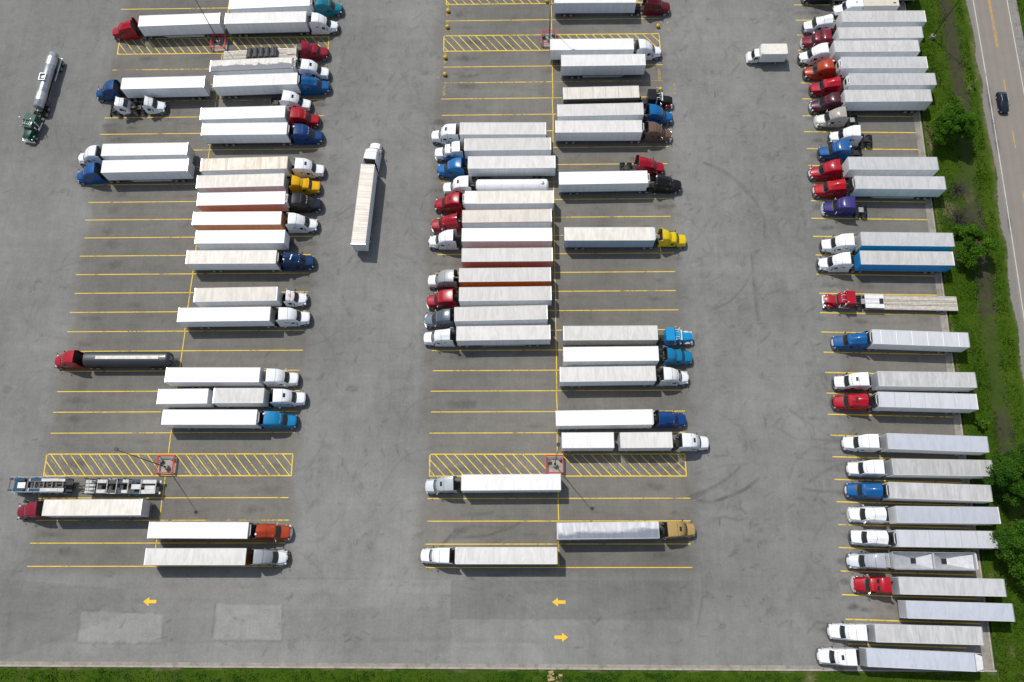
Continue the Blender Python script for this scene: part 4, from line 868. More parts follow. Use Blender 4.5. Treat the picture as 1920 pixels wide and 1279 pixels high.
for (x, y), rz, lab in (((-60.96, -1.37), math.pi, 'yellow arrow on the bottom lane near the pale asphalt patches, pointing left'), ((5.0, -1.21), math.pi, 'yellow arrow below the middle stalls, pointing left'), ((5.26, -6.49), 0, 'yellow arrow nearest the grass strip, pointing right')):
    a = put('painted_arrow', 'arrow', lambda m: m.add([(.15, -.68, 0), (1.1, 0, 0), (.15, .68, 0), (.15, .26, 0), (-1.05, .26, 0), (-1.05, -.26, 0), (.15, -.26, 0)], [(0, 1, 2, 3, 4, 5, 6)]), plain('arrow_yellow', (.78, .47, .02), .7), None, (x, y, .008), (0, 0, rz), 0)
    tag(a, lab, 'road arrow', 'arrows painted in the bottom lane')
flat_num = []
for x, y in ((-16.02, 113.3), (-16.0, 109.4), (-16.23, 101.9), (-17.46, 98.2), (-16.22, 94.4), (28.58, 109.0), (26.14, 97.6), (29.0, 94.3)):
    flat_num += [strip((x-.18, y-1.3), (x-.18, y+1.3), .12), strip((x+.18, y-1.3), (x+.18, y+1.3), .12)]
    for k in range(5): flat_num.append(strip((x-.24, y-1.2+.6*k), (x+.24, y-1.2+.6*k), .16))
structure(flat('worn_paint_bars', flat_num, .0115, YELFAINT))

# ------------------------------------------------------------------ light poles with red guards
def guard_rail(x, y, lab):
    t = root('guard_rail', (x, y, 0), 0, lab, 'guard rail', 'red guard rails round the light poles'); w = 1.42
    for i, (a, b) in enumerate(((1, 1), (1, -1), (-1, -1), (-1, 1))):
        put('post', 'gpost', lambda m: m.tube((0, 0, 0), (0, 0, 1.12), .075, .075, 10), REDTUBE, t, (a*w, b*w, 0))
    for k in range(4):
        rz = k*math.pi/2
        put('rail', 'grail', lambda m: (m.tube((-1.42, 1.42, 1.08), (1.42, 1.42, 1.08), .09, .09, 10), m.tube((-1.42, 1.42, .55), (1.42, 1.42, .55), .055, .055, 10)), REDTUBE, t, None, (0, 0, rz))
    return t
def light_pole(x, y, lab, h=17.0, az=0.0, base=True):
    t = root('light_pole', (x, y, 0), az, lab, 'light pole', 'tall light poles of the lot')
    put('base', 'pbase', lambda m: m.lathe([(0, .42), (.95, .42), (1.0, .38)], 'z', (0, 0, 0), 18), CONC, t)
    put('pole', ('pole', h), lambda m: m.tube((0, 0, .95), (0, 0, h), .09, .045, 10).box(-.2, .2, -.2, .2, 1.0, 1.06), POLEMAT, t)
    hd = put('lamp_head', ('phead', h), lambda m: m.box(.12, .68, -.26, .26, h-.02, h+.12, .04).tube((0, 0, h-.05), (.2, 0, h+.05), .05, .05, 8), POLEMAT, t)
    put('lens', ('plens', h), lambda m: m.box(.2, .6, -.2, .2, h-.05, h-.022), LAMPW, hd)
    return t
for nm, x, y, lab, az in (('p', -61.98, 105.95, 'tall dark light pole inside the red guard at the top of the left stalls', 2.5), ('p', 4.56, 105.7, 'tall dark light pole in the red guard beside the upper middle striped zone', 1.6), ('p', -61.01, 20.2, 'tall dark light pole in the red guard on the lower left striped zone', 2.6), ('p', 4.6, 20.7, 'tall dark light pole in the red guard on the lower middle striped zone', 1.5), ('p', 80.4, 105.45, 'tall dark light pole standing on the grass verge near the road', 1.0)):
    light_pole(x, y, lab, 17, az)
    if x < 70:
        side = 'left' if x < 0 else 'middle'; up = 'upper' if y > 60 else 'lower'
        gx, gy = (x-.1, y+.2) if y > 60 else ((-61.1, 20.65) if x < 0 else (4.55, 20.7))
        if y > 60 and x < 0: gx, gy = -61.9, 105.6
        guard_rail(gx, gy, f'red square pipe guard rail round the light pole of the {up} {side} striped zone')
        structure(put('concrete_pad', 'cpad', lambda m: m.box(-1.5, 1.5, -1.5, 1.5, -.05, .05, .02), CONC if 'pad' else CONC, None, (gx, gy, 0)))
        b = put('utility_box', 'ubox', lambda m: (m.box(-.3, .3, -.22, .22, 0, .72, .04), m.box(-.34, .34, -.26, .26, .72, .78, .02)), plain('utility_box_dark', (.07, .075, .08), .5), None, (gx-.95, gy+.55, .05), (0, 0, .2))
        tag(b, f'dark utility box in the red guard of the {up} {side} striped zone', 'utility box', 'utility boxes inside the red guards')
        b = put('litter_drum', 'drum', lambda m: m.lathe([(0, .27), (.3, .29), (.33, .27), (.6, .29), (.85, .27), (.87, .2)], 'z', (0, 0, 0), 14), plain('drum_blue_grey', (.06, .12, .18), .5), None, (gx+.95, gy+.9, .05))
        tag(b, f'small drum in the red guard of the {up} {side} striped zone', 'drum', 'drums inside the red guards')
for i, (x, y, lab) in enumerate(((-15.9, 113.0, 'yellow bollard above the worn bar, uppermost at the left ends of the middle stalls'), (-15.93, 109.1, 'yellow bollard just above the upper middle striped zone, left end'), (-16.16, 101.8, 'yellow bollard just below the upper middle striped zone, left end, in an oil stain'), (-16.13, 97.85, 'yellow bollard with a faded bar on its left, lowest on that side'), (26.44, 108.8, 'yellow bollard above the right end of the upper middle striped zone'), (26.1, 94.0, 'yellow bollard beside the black long-nosed truck'), (4.2, 115.2, 'yellow bollard by the divider line at the top edge of the photo'))):
    t = root('bollard', (x, y, 0), 0, lab, 'bollard', 'yellow bollards at the stall ends')
    put('shaft', 'bshaft', lambda m: m.lathe([(0, .32), (.25, .31), (.3, .36), (.5, .39), (.65, .34), (.76, .2), (.8, .05)], 'z', (0, 0, 0), 18), YELPLAST, t)
    put('base_ring', 'bring', lambda m: m.lathe([(0, .36), (.12, .36), (.14, .31)], 'z', (0, 0, 0), 18), BLACK, t)
t = root('road_sign', (86.24, 94.3, 0), -.35, 'small dark sign on a post at the edge of the verge beside the road', 'road sign')
put('post', None, lambda m: m.tube((0, 0, 0), (0, 0, 2.4), .035, .035, 6), GALV, t); put('panel', None, lambda m: m.box(-.03, .0, -.38, .38, 1.6, 2.4, .01), GALV, t)

# ------------------------------------------------------------------ all tractors and trailers
WH = '#eaedf0'
G = {'AL': 'semi trucks parked in the leftmost row', 'AR': 'semi trucks parked in the second row', 'BL': 'semi trucks parked in the third row', 'BR': 'semi trucks parked in the fourth row', 'C': 'semi trucks parked in the right-hand row'}
def grp(k): return G['C'] if k[0] == 'C' else G[k[:2]]
# key: (tractor options, phrase naming the tractor, trailer options, trailer look)
SPEC = {
 'AL1': (dict(c='#b3122e', kind='peak'), 'red semi truck at the top of the leftmost row', dict(roof='bright', skirt=1), 'white box trailer'),
 'AL2': (dict(c='#08427f', kind='aero'), 'blue semi truck above the two coupled white day cabs', dict(roof='bright', round=1, rail='#1a2a4a'), 'round-nosed white box trailer'),
 'AL4': (dict(c=WH, kind='aero'), 'white semi truck directly above the bright blue one, leftmost row', dict(roof='white'), 'white box trailer'),
 'AL5': (dict(c='#08509a', kind='aero'), 'bright blue semi truck below the white one, leftmost row', dict(roof='bright', skirt=1), 'white box trailer with side skirt'),
 'AL8': (dict(c='#8e1236', kind='aero'), 'maroon semi truck below the car carrier', dict(roof='cream'), 'cream-roofed box trailer'),
 'AR1': (dict(c='#0b7f92', kind='aero'), 'teal semi truck at the top of the second row', dict(roof='bright', reefer='w'), 'white box trailer'),
 'AR2': (dict(c=WH, kind='aero'), 'white semi truck just below the teal one', dict(roof='white', tand=1.9), 'white box trailer'),
 'AR4': (dict(c=WH, kind='box', hatch=True, lower='#5f86ab', lz=1.6), 'white semi truck with pale blue lower side and roof hatch', dict(roof='soot', reefer='w', round=1, trim='#6b7077'), 'half soot-blackened box trailer'),
 'AR5': (dict(c='#0a5597', kind='peak'), 'blue semi truck just above the white bobtail, second row', dict(roof='white', reefer='d', tand=1.9), 'white refrigerated trailer'),
 'AR7': (dict(c='#b50e28', kind='box'), 'red semi truck above the dark blue one, second row', dict(roof='white'), 'white box trailer'),
 'AR8': (dict(c='#083c7c', kind='box', dome=.4), 'dark blue semi truck just below the red one, second row', dict(roof='white', reefer='d', tand=3.6), 'white refrigerated trailer'),
 'AR9': (dict(c=WH, kind='box', hatch=2.85), 'white semi truck with roof hatch above the golden yellow one', dict(roof='tan', nose='#b8b1a8', trim='#b9a890'), 'tan-stained box trailer'),
 'AR10': (dict(c='#f2bc00', kind='slant', visor='paint'), 'golden yellow semi truck with a tall swept roof fairing', dict(roof='cream'), 'cream-roofed box trailer'),
 'AR11': (dict(c='#1c2026', kind='box', hood='#161d2c'), 'black semi truck just below the golden yellow one', dict(roof='bright', side='#d3a29a', reefer='w'), 'dull pink-sided refrigerated trailer'),
 'AR12': (dict(c=WH, kind='aero'), 'white semi truck just below the black one, second row', dict(roof='bright', side='#e39c6c', nose='#e39c6c'), 'rusty orange-sided box trailer'),
 'AR13': (None, 'standing alone above the navy semi truck', dict(roof='bright', tand=4.2), 'uncoupled white trailer'),
 'AR14': (dict(c='#0a3265', kind='peak', dome=-.5, roofmark=True), 'navy semi truck with white scrawl lettering on its roof', dict(roof='cream', reefer='d', tand=3.8), 'cream-roofed refrigerated trailer'),
 'AR15': (dict(c=WH, kind='day'), 'white day cab semi truck, second row', dict(roof='cream', round=1), 'smooth beige-roofed trailer'),
 'AR16': (dict(c=WH, kind='box'), 'white semi truck just below the white day cab', dict(roof='bright', nose='#c0beb8', tand=2.9), 'white box trailer'),
 'AR17': (dict(c=WH, kind='box', mirw=1), 'white semi truck directly above the twin short trailers, second row', dict(roof='white', tand=3.4), 'white box trailer'),
 'AR18b': (dict(c=WH, kind='box', hatch=2.95), 'white semi truck with roof hatch pulling two short trailers, second row', dict(roof='ribbed'), 'front short trailer'),
 'AR18a': (None, '', dict(roof='white'), 'rear short trailer'),
 'AR19': (dict(c='#0c78b8', kind='box', dome=.6), 'sky blue semi truck just above the striped zone, second row', dict(roof='bright', reefer='d', head='dark', tand=3.4), 'dark-edged white trailer'),
 'AR20': (dict(c='#b8471e', kind='peak', chrome=1, dome=-.55), 'burnt orange semi truck near the bottom of the second row', dict(roof='bright', reefer='d', side='#8d6a5a'), 'white-roofed refrigerated trailer'),
 'AR21': (dict(c='#a3a8ae', hood='#dfe1e3', kind='aero', lower='#30353c'), 'silver semi truck with white hood, bottom of the second row', dict(roof='ribbed', nose='#8a4a22', side='#a08c78'), 'wrinkled white-roofed trailer'),
 'BL1': (dict(c=WH, kind='box', hatch=2.9), 'white semi truck with roof hatch at the top of the third row', dict(roof='ribbed'), 'white box trailer'),
 'BL2': (dict(c=WH, kind='studio', lower='#2f78b8', lz=2.0), 'white semi truck with blue lower side and two roof windows', dict(roof='ribbed', round=1), 'white box trailer'),
 'BL3': (dict(c='#0a65ad', kind='aero'), 'bright blue semi truck, third row', dict(roof='ribbed', skirt=1), 'white box trailer'),
 'BL5': (dict(c='#b4122e', kind='aero', hatch=2.95), 'red semi truck with dark roof hatch, third row', dict(roof='cream', reefer='w', frontcap=1, skirt=1), 'beige-roofed refrigerated trailer with white front'),
 'BL6': (dict(c='#aa1030', kind='peak', chrome=1), 'red semi truck just below the red one with roof hatch', dict(roof='cream', trim='#c98468'), 'cream-roofed trailer edged in orange'),
 'BL7': (dict(c=WH, kind='aero'), 'white semi truck just below two red ones, third row', dict(roof='bright'), 'white box trailer'),
 'BL8': (None, 'standing alone without a truck, third row', dict(roof='ribbed', side='#cc958a'), 'uncoupled pink-sided trailer'),
 'BL9': (dict(c='#a9adb0', hood='#dfe1e3', kind='box', lower='#5a2a34', dome=.3), 'silver semi truck with white hood in the middle of the third row', dict(roof='ribbed', side='#b8520f'), 'orange-brown-sided trailer'),
 'BL10': (dict(c='#b01030', kind='box', grille='chrome', chrome=1), 'red semi truck just above the slate grey one', dict(roof='ribbed'), 'white box trailer'),
 'BL11': (dict(c='#596a78', kind='aero', hood='#7d8e9a', chrome=1), 'slate grey semi truck, third row', dict(roof='ribbed'), 'white box trailer'),
 'BL12': (dict(c=WH, kind='peak'), 'white semi truck just below the slate grey one', dict(roof='ribbed', skirt=1), 'white box trailer'),
 'BL13': (dict(c='#b8c0c6', hood='#c9d0d6', kind='box', hatch=2.75, lower='#34424e', chrome=1), 'pale silver semi truck with roof hatch beside the lower middle striped zone', dict(roof='white'), 'white box trailer'),
 'BL14': (dict(c=WH, kind='box'), 'white semi truck at the bottom of the third row', dict(roof='ribbed', round=1), 'white box trailer'),
 'BR1': (dict(c='#6c0f26', kind='peak'), 'maroon semi truck at the top of the fourth row', dict(roof='white', side='#c2ced6'), 'white box trailer'),
 'BR2': (dict(c=WH, kind='aero'), 'white semi truck beside the upper middle striped zone', dict(roof='white'), 'white box trailer'),
 'BR3': (None, 'standing alone with its side skirt showing, fourth row', dict(roof='white', skirt=1), 'uncoupled white trailer'),
 'BR4': (dict(c='#16181c', kind='classic', chrome=1, fender='#a81808', sleeper_z=3.4), 'black long-nosed semi truck with red front fenders', dict(roof='curtain', side='#23251f', nose='#8f979c'), 'black-sided curtain trailer'),
 'BR5': (dict(c='#0a61a8', kind='aero'), 'bright blue semi truck just above the brown one', dict(roof='ribbed'), 'white box trailer'),
 'BR6': (dict(c='#7d6155', kind='aero', chrome=1), 'brown semi truck, fourth row', dict(roof='ribbed', reefer='d'), 'white ribbed-roof trailer'),
 'BR8': (dict(c='#15191f', kind='peak', dome=.3), 'black semi truck below the red bobtail', dict(roof='bright', reefer='w'), 'smooth white refrigerated trailer'),
 'BR9': (dict(c='#f0d400', kind='slant', lower='#1f4a2c', lz=1.1, skirt='#c9b200'), 'lemon yellow semi truck, fourth row', dict(roof='cream', round=1, side='#9db4c8'), 'beige-roofed trailer'),
 'BR10': (dict(c='#0a88cc', kind='classic', chrome=1, fender='#c4cacf', sleeper_z=3.3), 'sky blue long-nosed semi truck with chrome fenders', dict(roof='ribbed', side='#b0aca4'), 'beige ribbed-roof trailer'),
 'BR11': (dict(c='#0a76b0', kind='slant'), 'blue semi truck just below the long-nosed one', dict(roof='bright'), 'bright white box trailer'),
 'BR12': (dict(c=WH, kind='aero'), 'white semi truck just below two blue ones, fourth row', dict(roof='ribbed', bighead=1), 'white box trailer'),
 'BR13': (dict(c='#083f86', kind='peak'), 'royal blue semi truck directly above the twin short trailers, fourth row', dict(roof='bright', round=1), 'bright white box trailer'),
 'BR14b': (dict(c=WH, kind='box', hatch=2.75), 'white semi truck with roof hatch pulling two short trailers, fourth row', dict(roof='ribbed'), 'front short trailer'),
 'BR14a': (None, '', dict(roof='white'), 'rear short trailer'),
 'BR15': (dict(c='#bea26a', kind='box', hatch=2.7), 'tan semi truck near the bottom of the fourth row', dict(roof='washed', side='#8d99a6'), 'dirt-streaked box trailer'),
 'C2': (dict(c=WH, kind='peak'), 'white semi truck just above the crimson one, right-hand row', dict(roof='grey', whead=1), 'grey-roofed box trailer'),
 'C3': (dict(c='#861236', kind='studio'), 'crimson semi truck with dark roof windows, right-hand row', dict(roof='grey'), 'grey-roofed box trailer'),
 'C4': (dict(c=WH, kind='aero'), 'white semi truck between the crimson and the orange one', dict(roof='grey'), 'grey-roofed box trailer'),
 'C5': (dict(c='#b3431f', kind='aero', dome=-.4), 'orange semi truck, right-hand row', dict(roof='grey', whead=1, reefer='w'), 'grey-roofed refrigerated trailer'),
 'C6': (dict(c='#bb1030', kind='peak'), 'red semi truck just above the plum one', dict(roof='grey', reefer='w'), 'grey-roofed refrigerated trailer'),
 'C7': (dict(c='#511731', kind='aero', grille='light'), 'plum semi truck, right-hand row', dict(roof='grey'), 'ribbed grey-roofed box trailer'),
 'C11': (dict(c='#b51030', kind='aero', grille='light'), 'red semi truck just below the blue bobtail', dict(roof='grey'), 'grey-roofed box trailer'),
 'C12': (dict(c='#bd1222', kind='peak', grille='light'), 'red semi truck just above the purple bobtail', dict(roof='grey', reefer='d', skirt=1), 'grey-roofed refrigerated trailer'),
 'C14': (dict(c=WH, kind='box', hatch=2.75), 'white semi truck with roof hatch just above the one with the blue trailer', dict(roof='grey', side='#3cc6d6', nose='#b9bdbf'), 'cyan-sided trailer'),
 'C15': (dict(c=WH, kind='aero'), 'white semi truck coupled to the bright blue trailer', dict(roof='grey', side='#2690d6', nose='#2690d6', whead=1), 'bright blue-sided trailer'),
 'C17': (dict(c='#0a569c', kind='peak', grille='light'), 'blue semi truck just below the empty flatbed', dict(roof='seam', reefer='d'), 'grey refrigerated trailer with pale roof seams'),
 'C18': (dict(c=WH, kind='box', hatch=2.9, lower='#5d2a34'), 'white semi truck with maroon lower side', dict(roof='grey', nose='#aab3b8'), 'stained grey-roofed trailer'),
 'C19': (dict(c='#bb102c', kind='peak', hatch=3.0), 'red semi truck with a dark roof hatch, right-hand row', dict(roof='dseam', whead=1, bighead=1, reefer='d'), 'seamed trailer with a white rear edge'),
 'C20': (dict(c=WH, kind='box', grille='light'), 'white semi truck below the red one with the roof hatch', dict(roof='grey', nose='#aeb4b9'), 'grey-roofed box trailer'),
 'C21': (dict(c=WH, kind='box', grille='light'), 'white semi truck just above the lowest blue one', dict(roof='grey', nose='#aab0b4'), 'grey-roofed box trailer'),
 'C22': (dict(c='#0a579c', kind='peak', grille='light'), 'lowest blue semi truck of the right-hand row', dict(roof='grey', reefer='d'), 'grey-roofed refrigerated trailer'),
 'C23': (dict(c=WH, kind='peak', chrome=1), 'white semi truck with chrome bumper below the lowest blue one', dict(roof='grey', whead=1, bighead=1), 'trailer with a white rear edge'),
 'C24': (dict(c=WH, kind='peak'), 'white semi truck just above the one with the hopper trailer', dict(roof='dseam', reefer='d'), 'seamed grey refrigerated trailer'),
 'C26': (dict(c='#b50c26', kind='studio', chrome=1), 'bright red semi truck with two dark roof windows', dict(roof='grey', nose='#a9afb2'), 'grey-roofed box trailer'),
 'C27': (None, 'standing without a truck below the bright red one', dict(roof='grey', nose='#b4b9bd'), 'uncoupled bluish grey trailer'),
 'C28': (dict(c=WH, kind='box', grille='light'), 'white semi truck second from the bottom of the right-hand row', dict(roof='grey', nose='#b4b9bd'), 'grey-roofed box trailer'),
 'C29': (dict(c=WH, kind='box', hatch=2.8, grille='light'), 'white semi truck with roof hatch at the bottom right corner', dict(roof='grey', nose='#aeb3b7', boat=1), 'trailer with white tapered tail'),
}
def short(s):
    for a, b in (('semi truck', 'truck'), (', leftmost row', ', far left'), (' directly', ''), (' just', ''), ('-roofed box trailer', '-roofed trailer'), ('-sided box trailer', '-sided trailer'), (' box trailer', ' trailer'), (' refrigerated trailer', ' trailer'), (' of the right-hand row', ' at right'), (', right-hand row', ' at right'), (' in the middle', ' amid'), (' with a dark roof hatch', ' with roof hatch'), ('the white truck with chrome bumper', 'the chrome-bumpered truck'), ('white truck with roof hatch at the bottom right corner', 'truck at the bottom right corner')):
        if len(s.split()) > 16: s = s.replace(a, b)
    return s
TGROUP = 'box trailers parked across the lot'
SHADE_GREY = {'C2': 'greyrib', 'C3': 'greyrib', 'C4': 'greyrib', 'C7': 'greyrib', 'C15': 'greyrib', 'C20': 'greyblue', 'C22': 'greydirt', 'C21': 'greydirt', 'C18': 'greydirt', 'C27': 'greyblue', 'C29': 'greyblue', 'C23': 'greyblue', 'C28': 'greydirt'}  # right-hand roofs whose grey includes painted cloud shade
for k, (tl, tr) in TRUCKS.items():
    to, ph, lo, look = SPEC[k]
    lo = dict(lo); lo['roof'] = SHADE_GREY.get(k, lo['roof'])
    if lo.get('head') == 'dark': lo['head'] = DKGREY
    if k in ('AR18a', 'BR14a'): lab = f"rear one of the two short trailers in the {'second' if k[0] == 'A' else 'fourth'} row"
    elif k in ('AR18b', 'BR14b'): lab = f"front one of the two short trailers in the {'second' if k[0] == 'A' else 'fourth'} row"
    elif to is None: lab = f'{look} {ph}'
    else: lab = short(f'{look} behind the {ph}')
    trailer('box_trailer', tl[0], tl[1], tl[2], tl[3], lo, lab, TGROUP)
    if to is not None:
        T = tractor('semi_truck', tr[0], tr[1], tr[2], to, ph, grp(k))
        if k == 'AR15': put('roof_lettering', None, lambda m: [m.box(7.05-2.62-.13*i, 7.05-2.55-.13*i, -.35+.1*(i % 2), .2+.08*(i % 3), 3.03+.075*i, 3.07+.075*i) for i in range(4)], plain('lettering_orange', (.55, .16, .06), .5), T)
        if to.get('roofmark'):
            put('roof_lettering', None, lambda m: [m.box(a, b, c, d, z, z+.03) for a, b, c, d, z in ((3.3, 3.42, -.5, -.2, 3.86), (3.36, 3.48, -.2, .05, 3.86), (3.3, 3.5, .0, .12, 3.87), (3.42, 3.62, .1, .4, 3.83), (3.2, 3.34, -.62, -.42, 3.86))], WHITE, T)
# bobtails
for x, y, x2, y2, o, lab, g in (
 (-41.8, 90.4, -49.5, 91.2, dict(c=WH, kind='box', hatch=2.85), 'white semi truck without trailer squeezed in above the red one, second row', 'AR'),
 (25.76, 76.2, 17.1, 76.4, dict(c='#b00f30', kind='peak'), 'red semi truck without trailer beside a white trailer, fourth row', 'BR'),
 (54.95, 86.2, 63.4, 86.3, dict(c='#b2aea6', hood='#dedad0', kind='aero', dome=None, chrome=1), 'beige-grey semi truck without trailer, right-hand row', 'C'),
 (57.1, 82.6, 65.8, 81.9, dict(c=WH, kind='aero', visor=None), 'white semi truck without trailer just above the blue one', 'C'),
 (54.76, 79.3, 63.6, 79.2, dict(c='#0a559a', kind='box', dome=.5), 'blue semi truck without trailer just below the white one', 'C'),
 (54.2, 67.8, 62.9, 67.2, dict(c='#4a2a78', kind='box', grille='light', chrome=1), 'purple semi truck without trailer, right-hand row', 'C')):
    a = math.atan2(y-y2, x-x2)
    tractor('semi_truck', x, y, a, o, lab, grp(g) if g != 'C' else G['C'])
# black double-stacked white day cab pair
tractor('semi_truck', -70.2, 90.4, 0.02, dict(c=WH, kind='day'), 'white day cab semi truck in front of the coupled pair, leftmost row', G['AL'])
tractor('semi_truck', -74.75, 90.1, 0.02, dict(c=WH, kind='day', nohood=1, single=1, pitch=-.25, z=-.553), 'white day cab without hood riding nose-up on the back of another', G['AL'])
# cut by the top edge of the photo
tractor('semi_truck', 55.5, 115.0, math.pi-.01, dict(c='#141b30', kind='aero'), 'dark navy semi truck cut off by the top edge, right-hand row', G['C'])
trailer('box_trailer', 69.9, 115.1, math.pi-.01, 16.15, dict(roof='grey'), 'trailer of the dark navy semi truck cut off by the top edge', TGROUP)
# the two trucks driving in the lanes
tractor('semi_truck', -28.67, 81.9, 1.466, dict(c=WH, kind='box', mirw=1), 'white semi truck driving up the lane between the second and third rows', 'semi trucks driving through the lot')
trailer('box_trailer', -29.78, 67.63, 1.521, 16.2, dict(roof='rust', round=1, trim='#c4b8a6'), 'rust-stained trailer in the lane between the second and third rows', TGROUP)
tractor('semi_truck', -96.38, 83.03, -1.755, dict(c='#0c5242', kind='classic', fender='#0e5c49', sleeper_z=2.85), 'dark green long-nosed semi truck pulling the silver tanker', 'semi trucks driving through the lot')
tractor('semi_truck', -39.3, 102.6, .05, dict(c='#9c1436', kind='slant', visor='paint'), 'crimson semi truck pulling the loaded flatbed', G['AR'])
tractor('semi_truck', 52.34, 49.6, math.pi-.025, dict(c='#b5102c', kind='classic', fender='#b5102c', sleeper_z=3.1), 'red long-nosed semi truck pulling the empty flatbed', G['C'])
tractor('semi_truck', 51.06, 5.2, math.pi-.012, dict(c='#b6bac2', hood='#cfd6de', kind='aero', grille='light', lower='#2b3244'), 'silver semi truck pulling the open hopper trailer', G['C'])
tractor('semi_truck', -83.07, 38.75, math.pi, dict(c='#b3102c', kind='day' if False else 'aero'), 'red semi truck pulling the black tank trailer', G['AL'])
tractor('semi_truck', -15.68, 72.2, math.pi, dict(c=WH, kind='box', hatch=2.85), 'white semi truck with roof hatch pulling the white tank trailer', G['BL'])

# ------------------------------------------------------------------ special trailers
def running_gear(t, axs, L, yo=1.26, legx=None):
    for a in axs:
        for sd in (1, -1): wheel(t, a, sd, yo, True)
    put('underframe', None, lambda m: (m.box(-L/2+.2, L/2-.3, -.5, -.38, .85, 1.12), m.box(-L/2+.2, L/2-.3, .38, .5, .85, 1.12), *[m.box(a-.08, a+.08, -1, 1, .45, .6) for a in axs]), FRAME, t)
    if legx is not None:
        for sd in (1, -1): put('landing_leg', 'legs', lambda m: m.box(-.07, .07, -.07, .07, .3, 1.1).box(-.15, .15, -.13, .13, .24, .3), GALV, t, (legx, sd*.68, 0))
def flatbed(x, y, ang, L, lab, step=None, zd=1.42):
    t = root('flatbed_trailer', (x, y, 0), ang, lab, 'trailer', 'flatbed trailers'); h = L/2
    z = zd if not step else 1.12
    def deck(m, x0, x1, z):
        for a, b, dz in ((-1.3, -1.18, .02), (-1.15, -.48, 0), (-.42, -.24, .012), (-.18, .18, -.02), (.24, .42, .012), (.48, 1.15, 0), (1.18, 1.3, .02)): m.box(x0, x1, a, b, z-.1, z+dz, .005)
        m.box(x0, x1, -1.25, 1.25, z-.2, z-.11)
    xs = h-step if step else h
    put('deck', None, lambda m: deck(m, -h, xs, z), WOOD, t)
    if step:
        put('upper_deck', None, lambda m: (deck(m, xs, h, 1.58), m.box(xs-.05, xs, -1.28, 1.28, 1.0, 1.56)), ALU if False else WHITE, t)
        put('ramp_well', None, lambda m: m.box(xs+.05, xs+.75, -.5, .5, 1.605, 1.65), BLACK, t)
    put('side_rail', None, lambda m: (m.box(-h, h, -1.34, -1.3, z-.22, z-.0), m.box(-h, h, 1.3, 1.34, z-.22, z-.0)), ALU, t)
    put('rear_rail', None, lambda m: m.box(-h-.05, -h, -1.3, 1.3, z-.25, z+.03), WHITE, t)
    running_gear(t, (-h+1.9, -h+3.2), L, 1.26, h-2.8)
    return t
flatbed(67.55, 49.15, math.pi-.026, 16.1, 'empty step-deck flatbed with pale planks behind the red long-nosed truck', 3.2)
FB = flatbed(-52.75, 101.85, .05, 14.8, 'pale-decked flatbed carrying a dark tarped load, second row')
put('headboard', None, lambda m: m.box(7.25, 7.33, -1.28, 1.28, 1.45, 2.5, .02), WHITE, FB)
put('tool_bin', None, lambda m: m.box(5.3, 7.1, -.2, 1.2, 1.46, 1.62, .03), WOOD, FB)
t = root('tarped_load', (-52.4, 101.9, 1.43), .05, 'row of round bundles under a dark tarp on the flatbed', 'cargo')
put('bundles', None, lambda m: [m.lathe([(-1.1, .35), (-1.05, .55), (1.05, .55), (1.1, .35)], 'y', (-2.4+1.18*k, .0, .58), 16) for k in range(5)], DKGREY, t)
put('tarp', None, lambda m: (m.box(-3.05, 2.95, -1.2, .05, .03, .72, .1), m.box(2.5, 3.0, -1.15, 1.15, .03, .9, .1)), plain('tarp_black_brown', (.030, .024, .024), .6), t)

# black tarped tank trailer
t = root('tank_trailer', (-69.4, 38.75, 0), math.pi, 'long black rounded tank trailer with a white walkway strip on top', 'trailer', 'tank trailers')
def tankring(x, hw, zc, hz, n=28, p=2.6): return [(x, hw*math.copysign(abs(math.cos(a))**(2/p), math.cos(a)), zc+hz*math.copysign(abs(math.sin(a))**(2/p), math.sin(a))) for a in [2*math.pi*i/n for i in range(n)]]
put('tank', None, lambda m: m.loft([tankring(x, w, 2.15, hz) for x, w, hz in ((-7.6, .9, .7), (-7.1, 1.25, 1.12), (-6.8, 1.28, 1.15), (6.9, 1.28, 1.15), (7.5, 1.25, 1.12), (7.55, 1.1, 1.0))]), plain('black_tank', (.022, .025, .03), .4, 0, .2), t, smooth=50)
put('walkway', None, lambda m: m.box(-5.7, 5.3, -.28, .28, 3.31, 3.36, .01), plain('walkway_white', (.62, .62, .56), .6, 0, 0, .25), t)
put('side_rail', None, lambda m: (m.box(-7.3, 7.3, -1.34, -1.26, 1.3, 1.45), m.box(-7.3, 7.3, 1.26, 1.34, 1.3, 1.45)), plain('rail_maroon', (.09, .02, .02), .5), t)
put('ladder', None, lambda m: [m.tube((-7.75, a, .9), (-7.7, a, 3.2), .03, .03, 6) for a in (-.3, .3)]+[m.tube((-7.73, -.3, 1.1+.3*k), (-7.73, .3, 1.1+.3*k), .02, .02, 6) for k in range(7)], GALV, t)
running_gear(t, (-5.0, -3.7), 15, 1.26, 4.6)
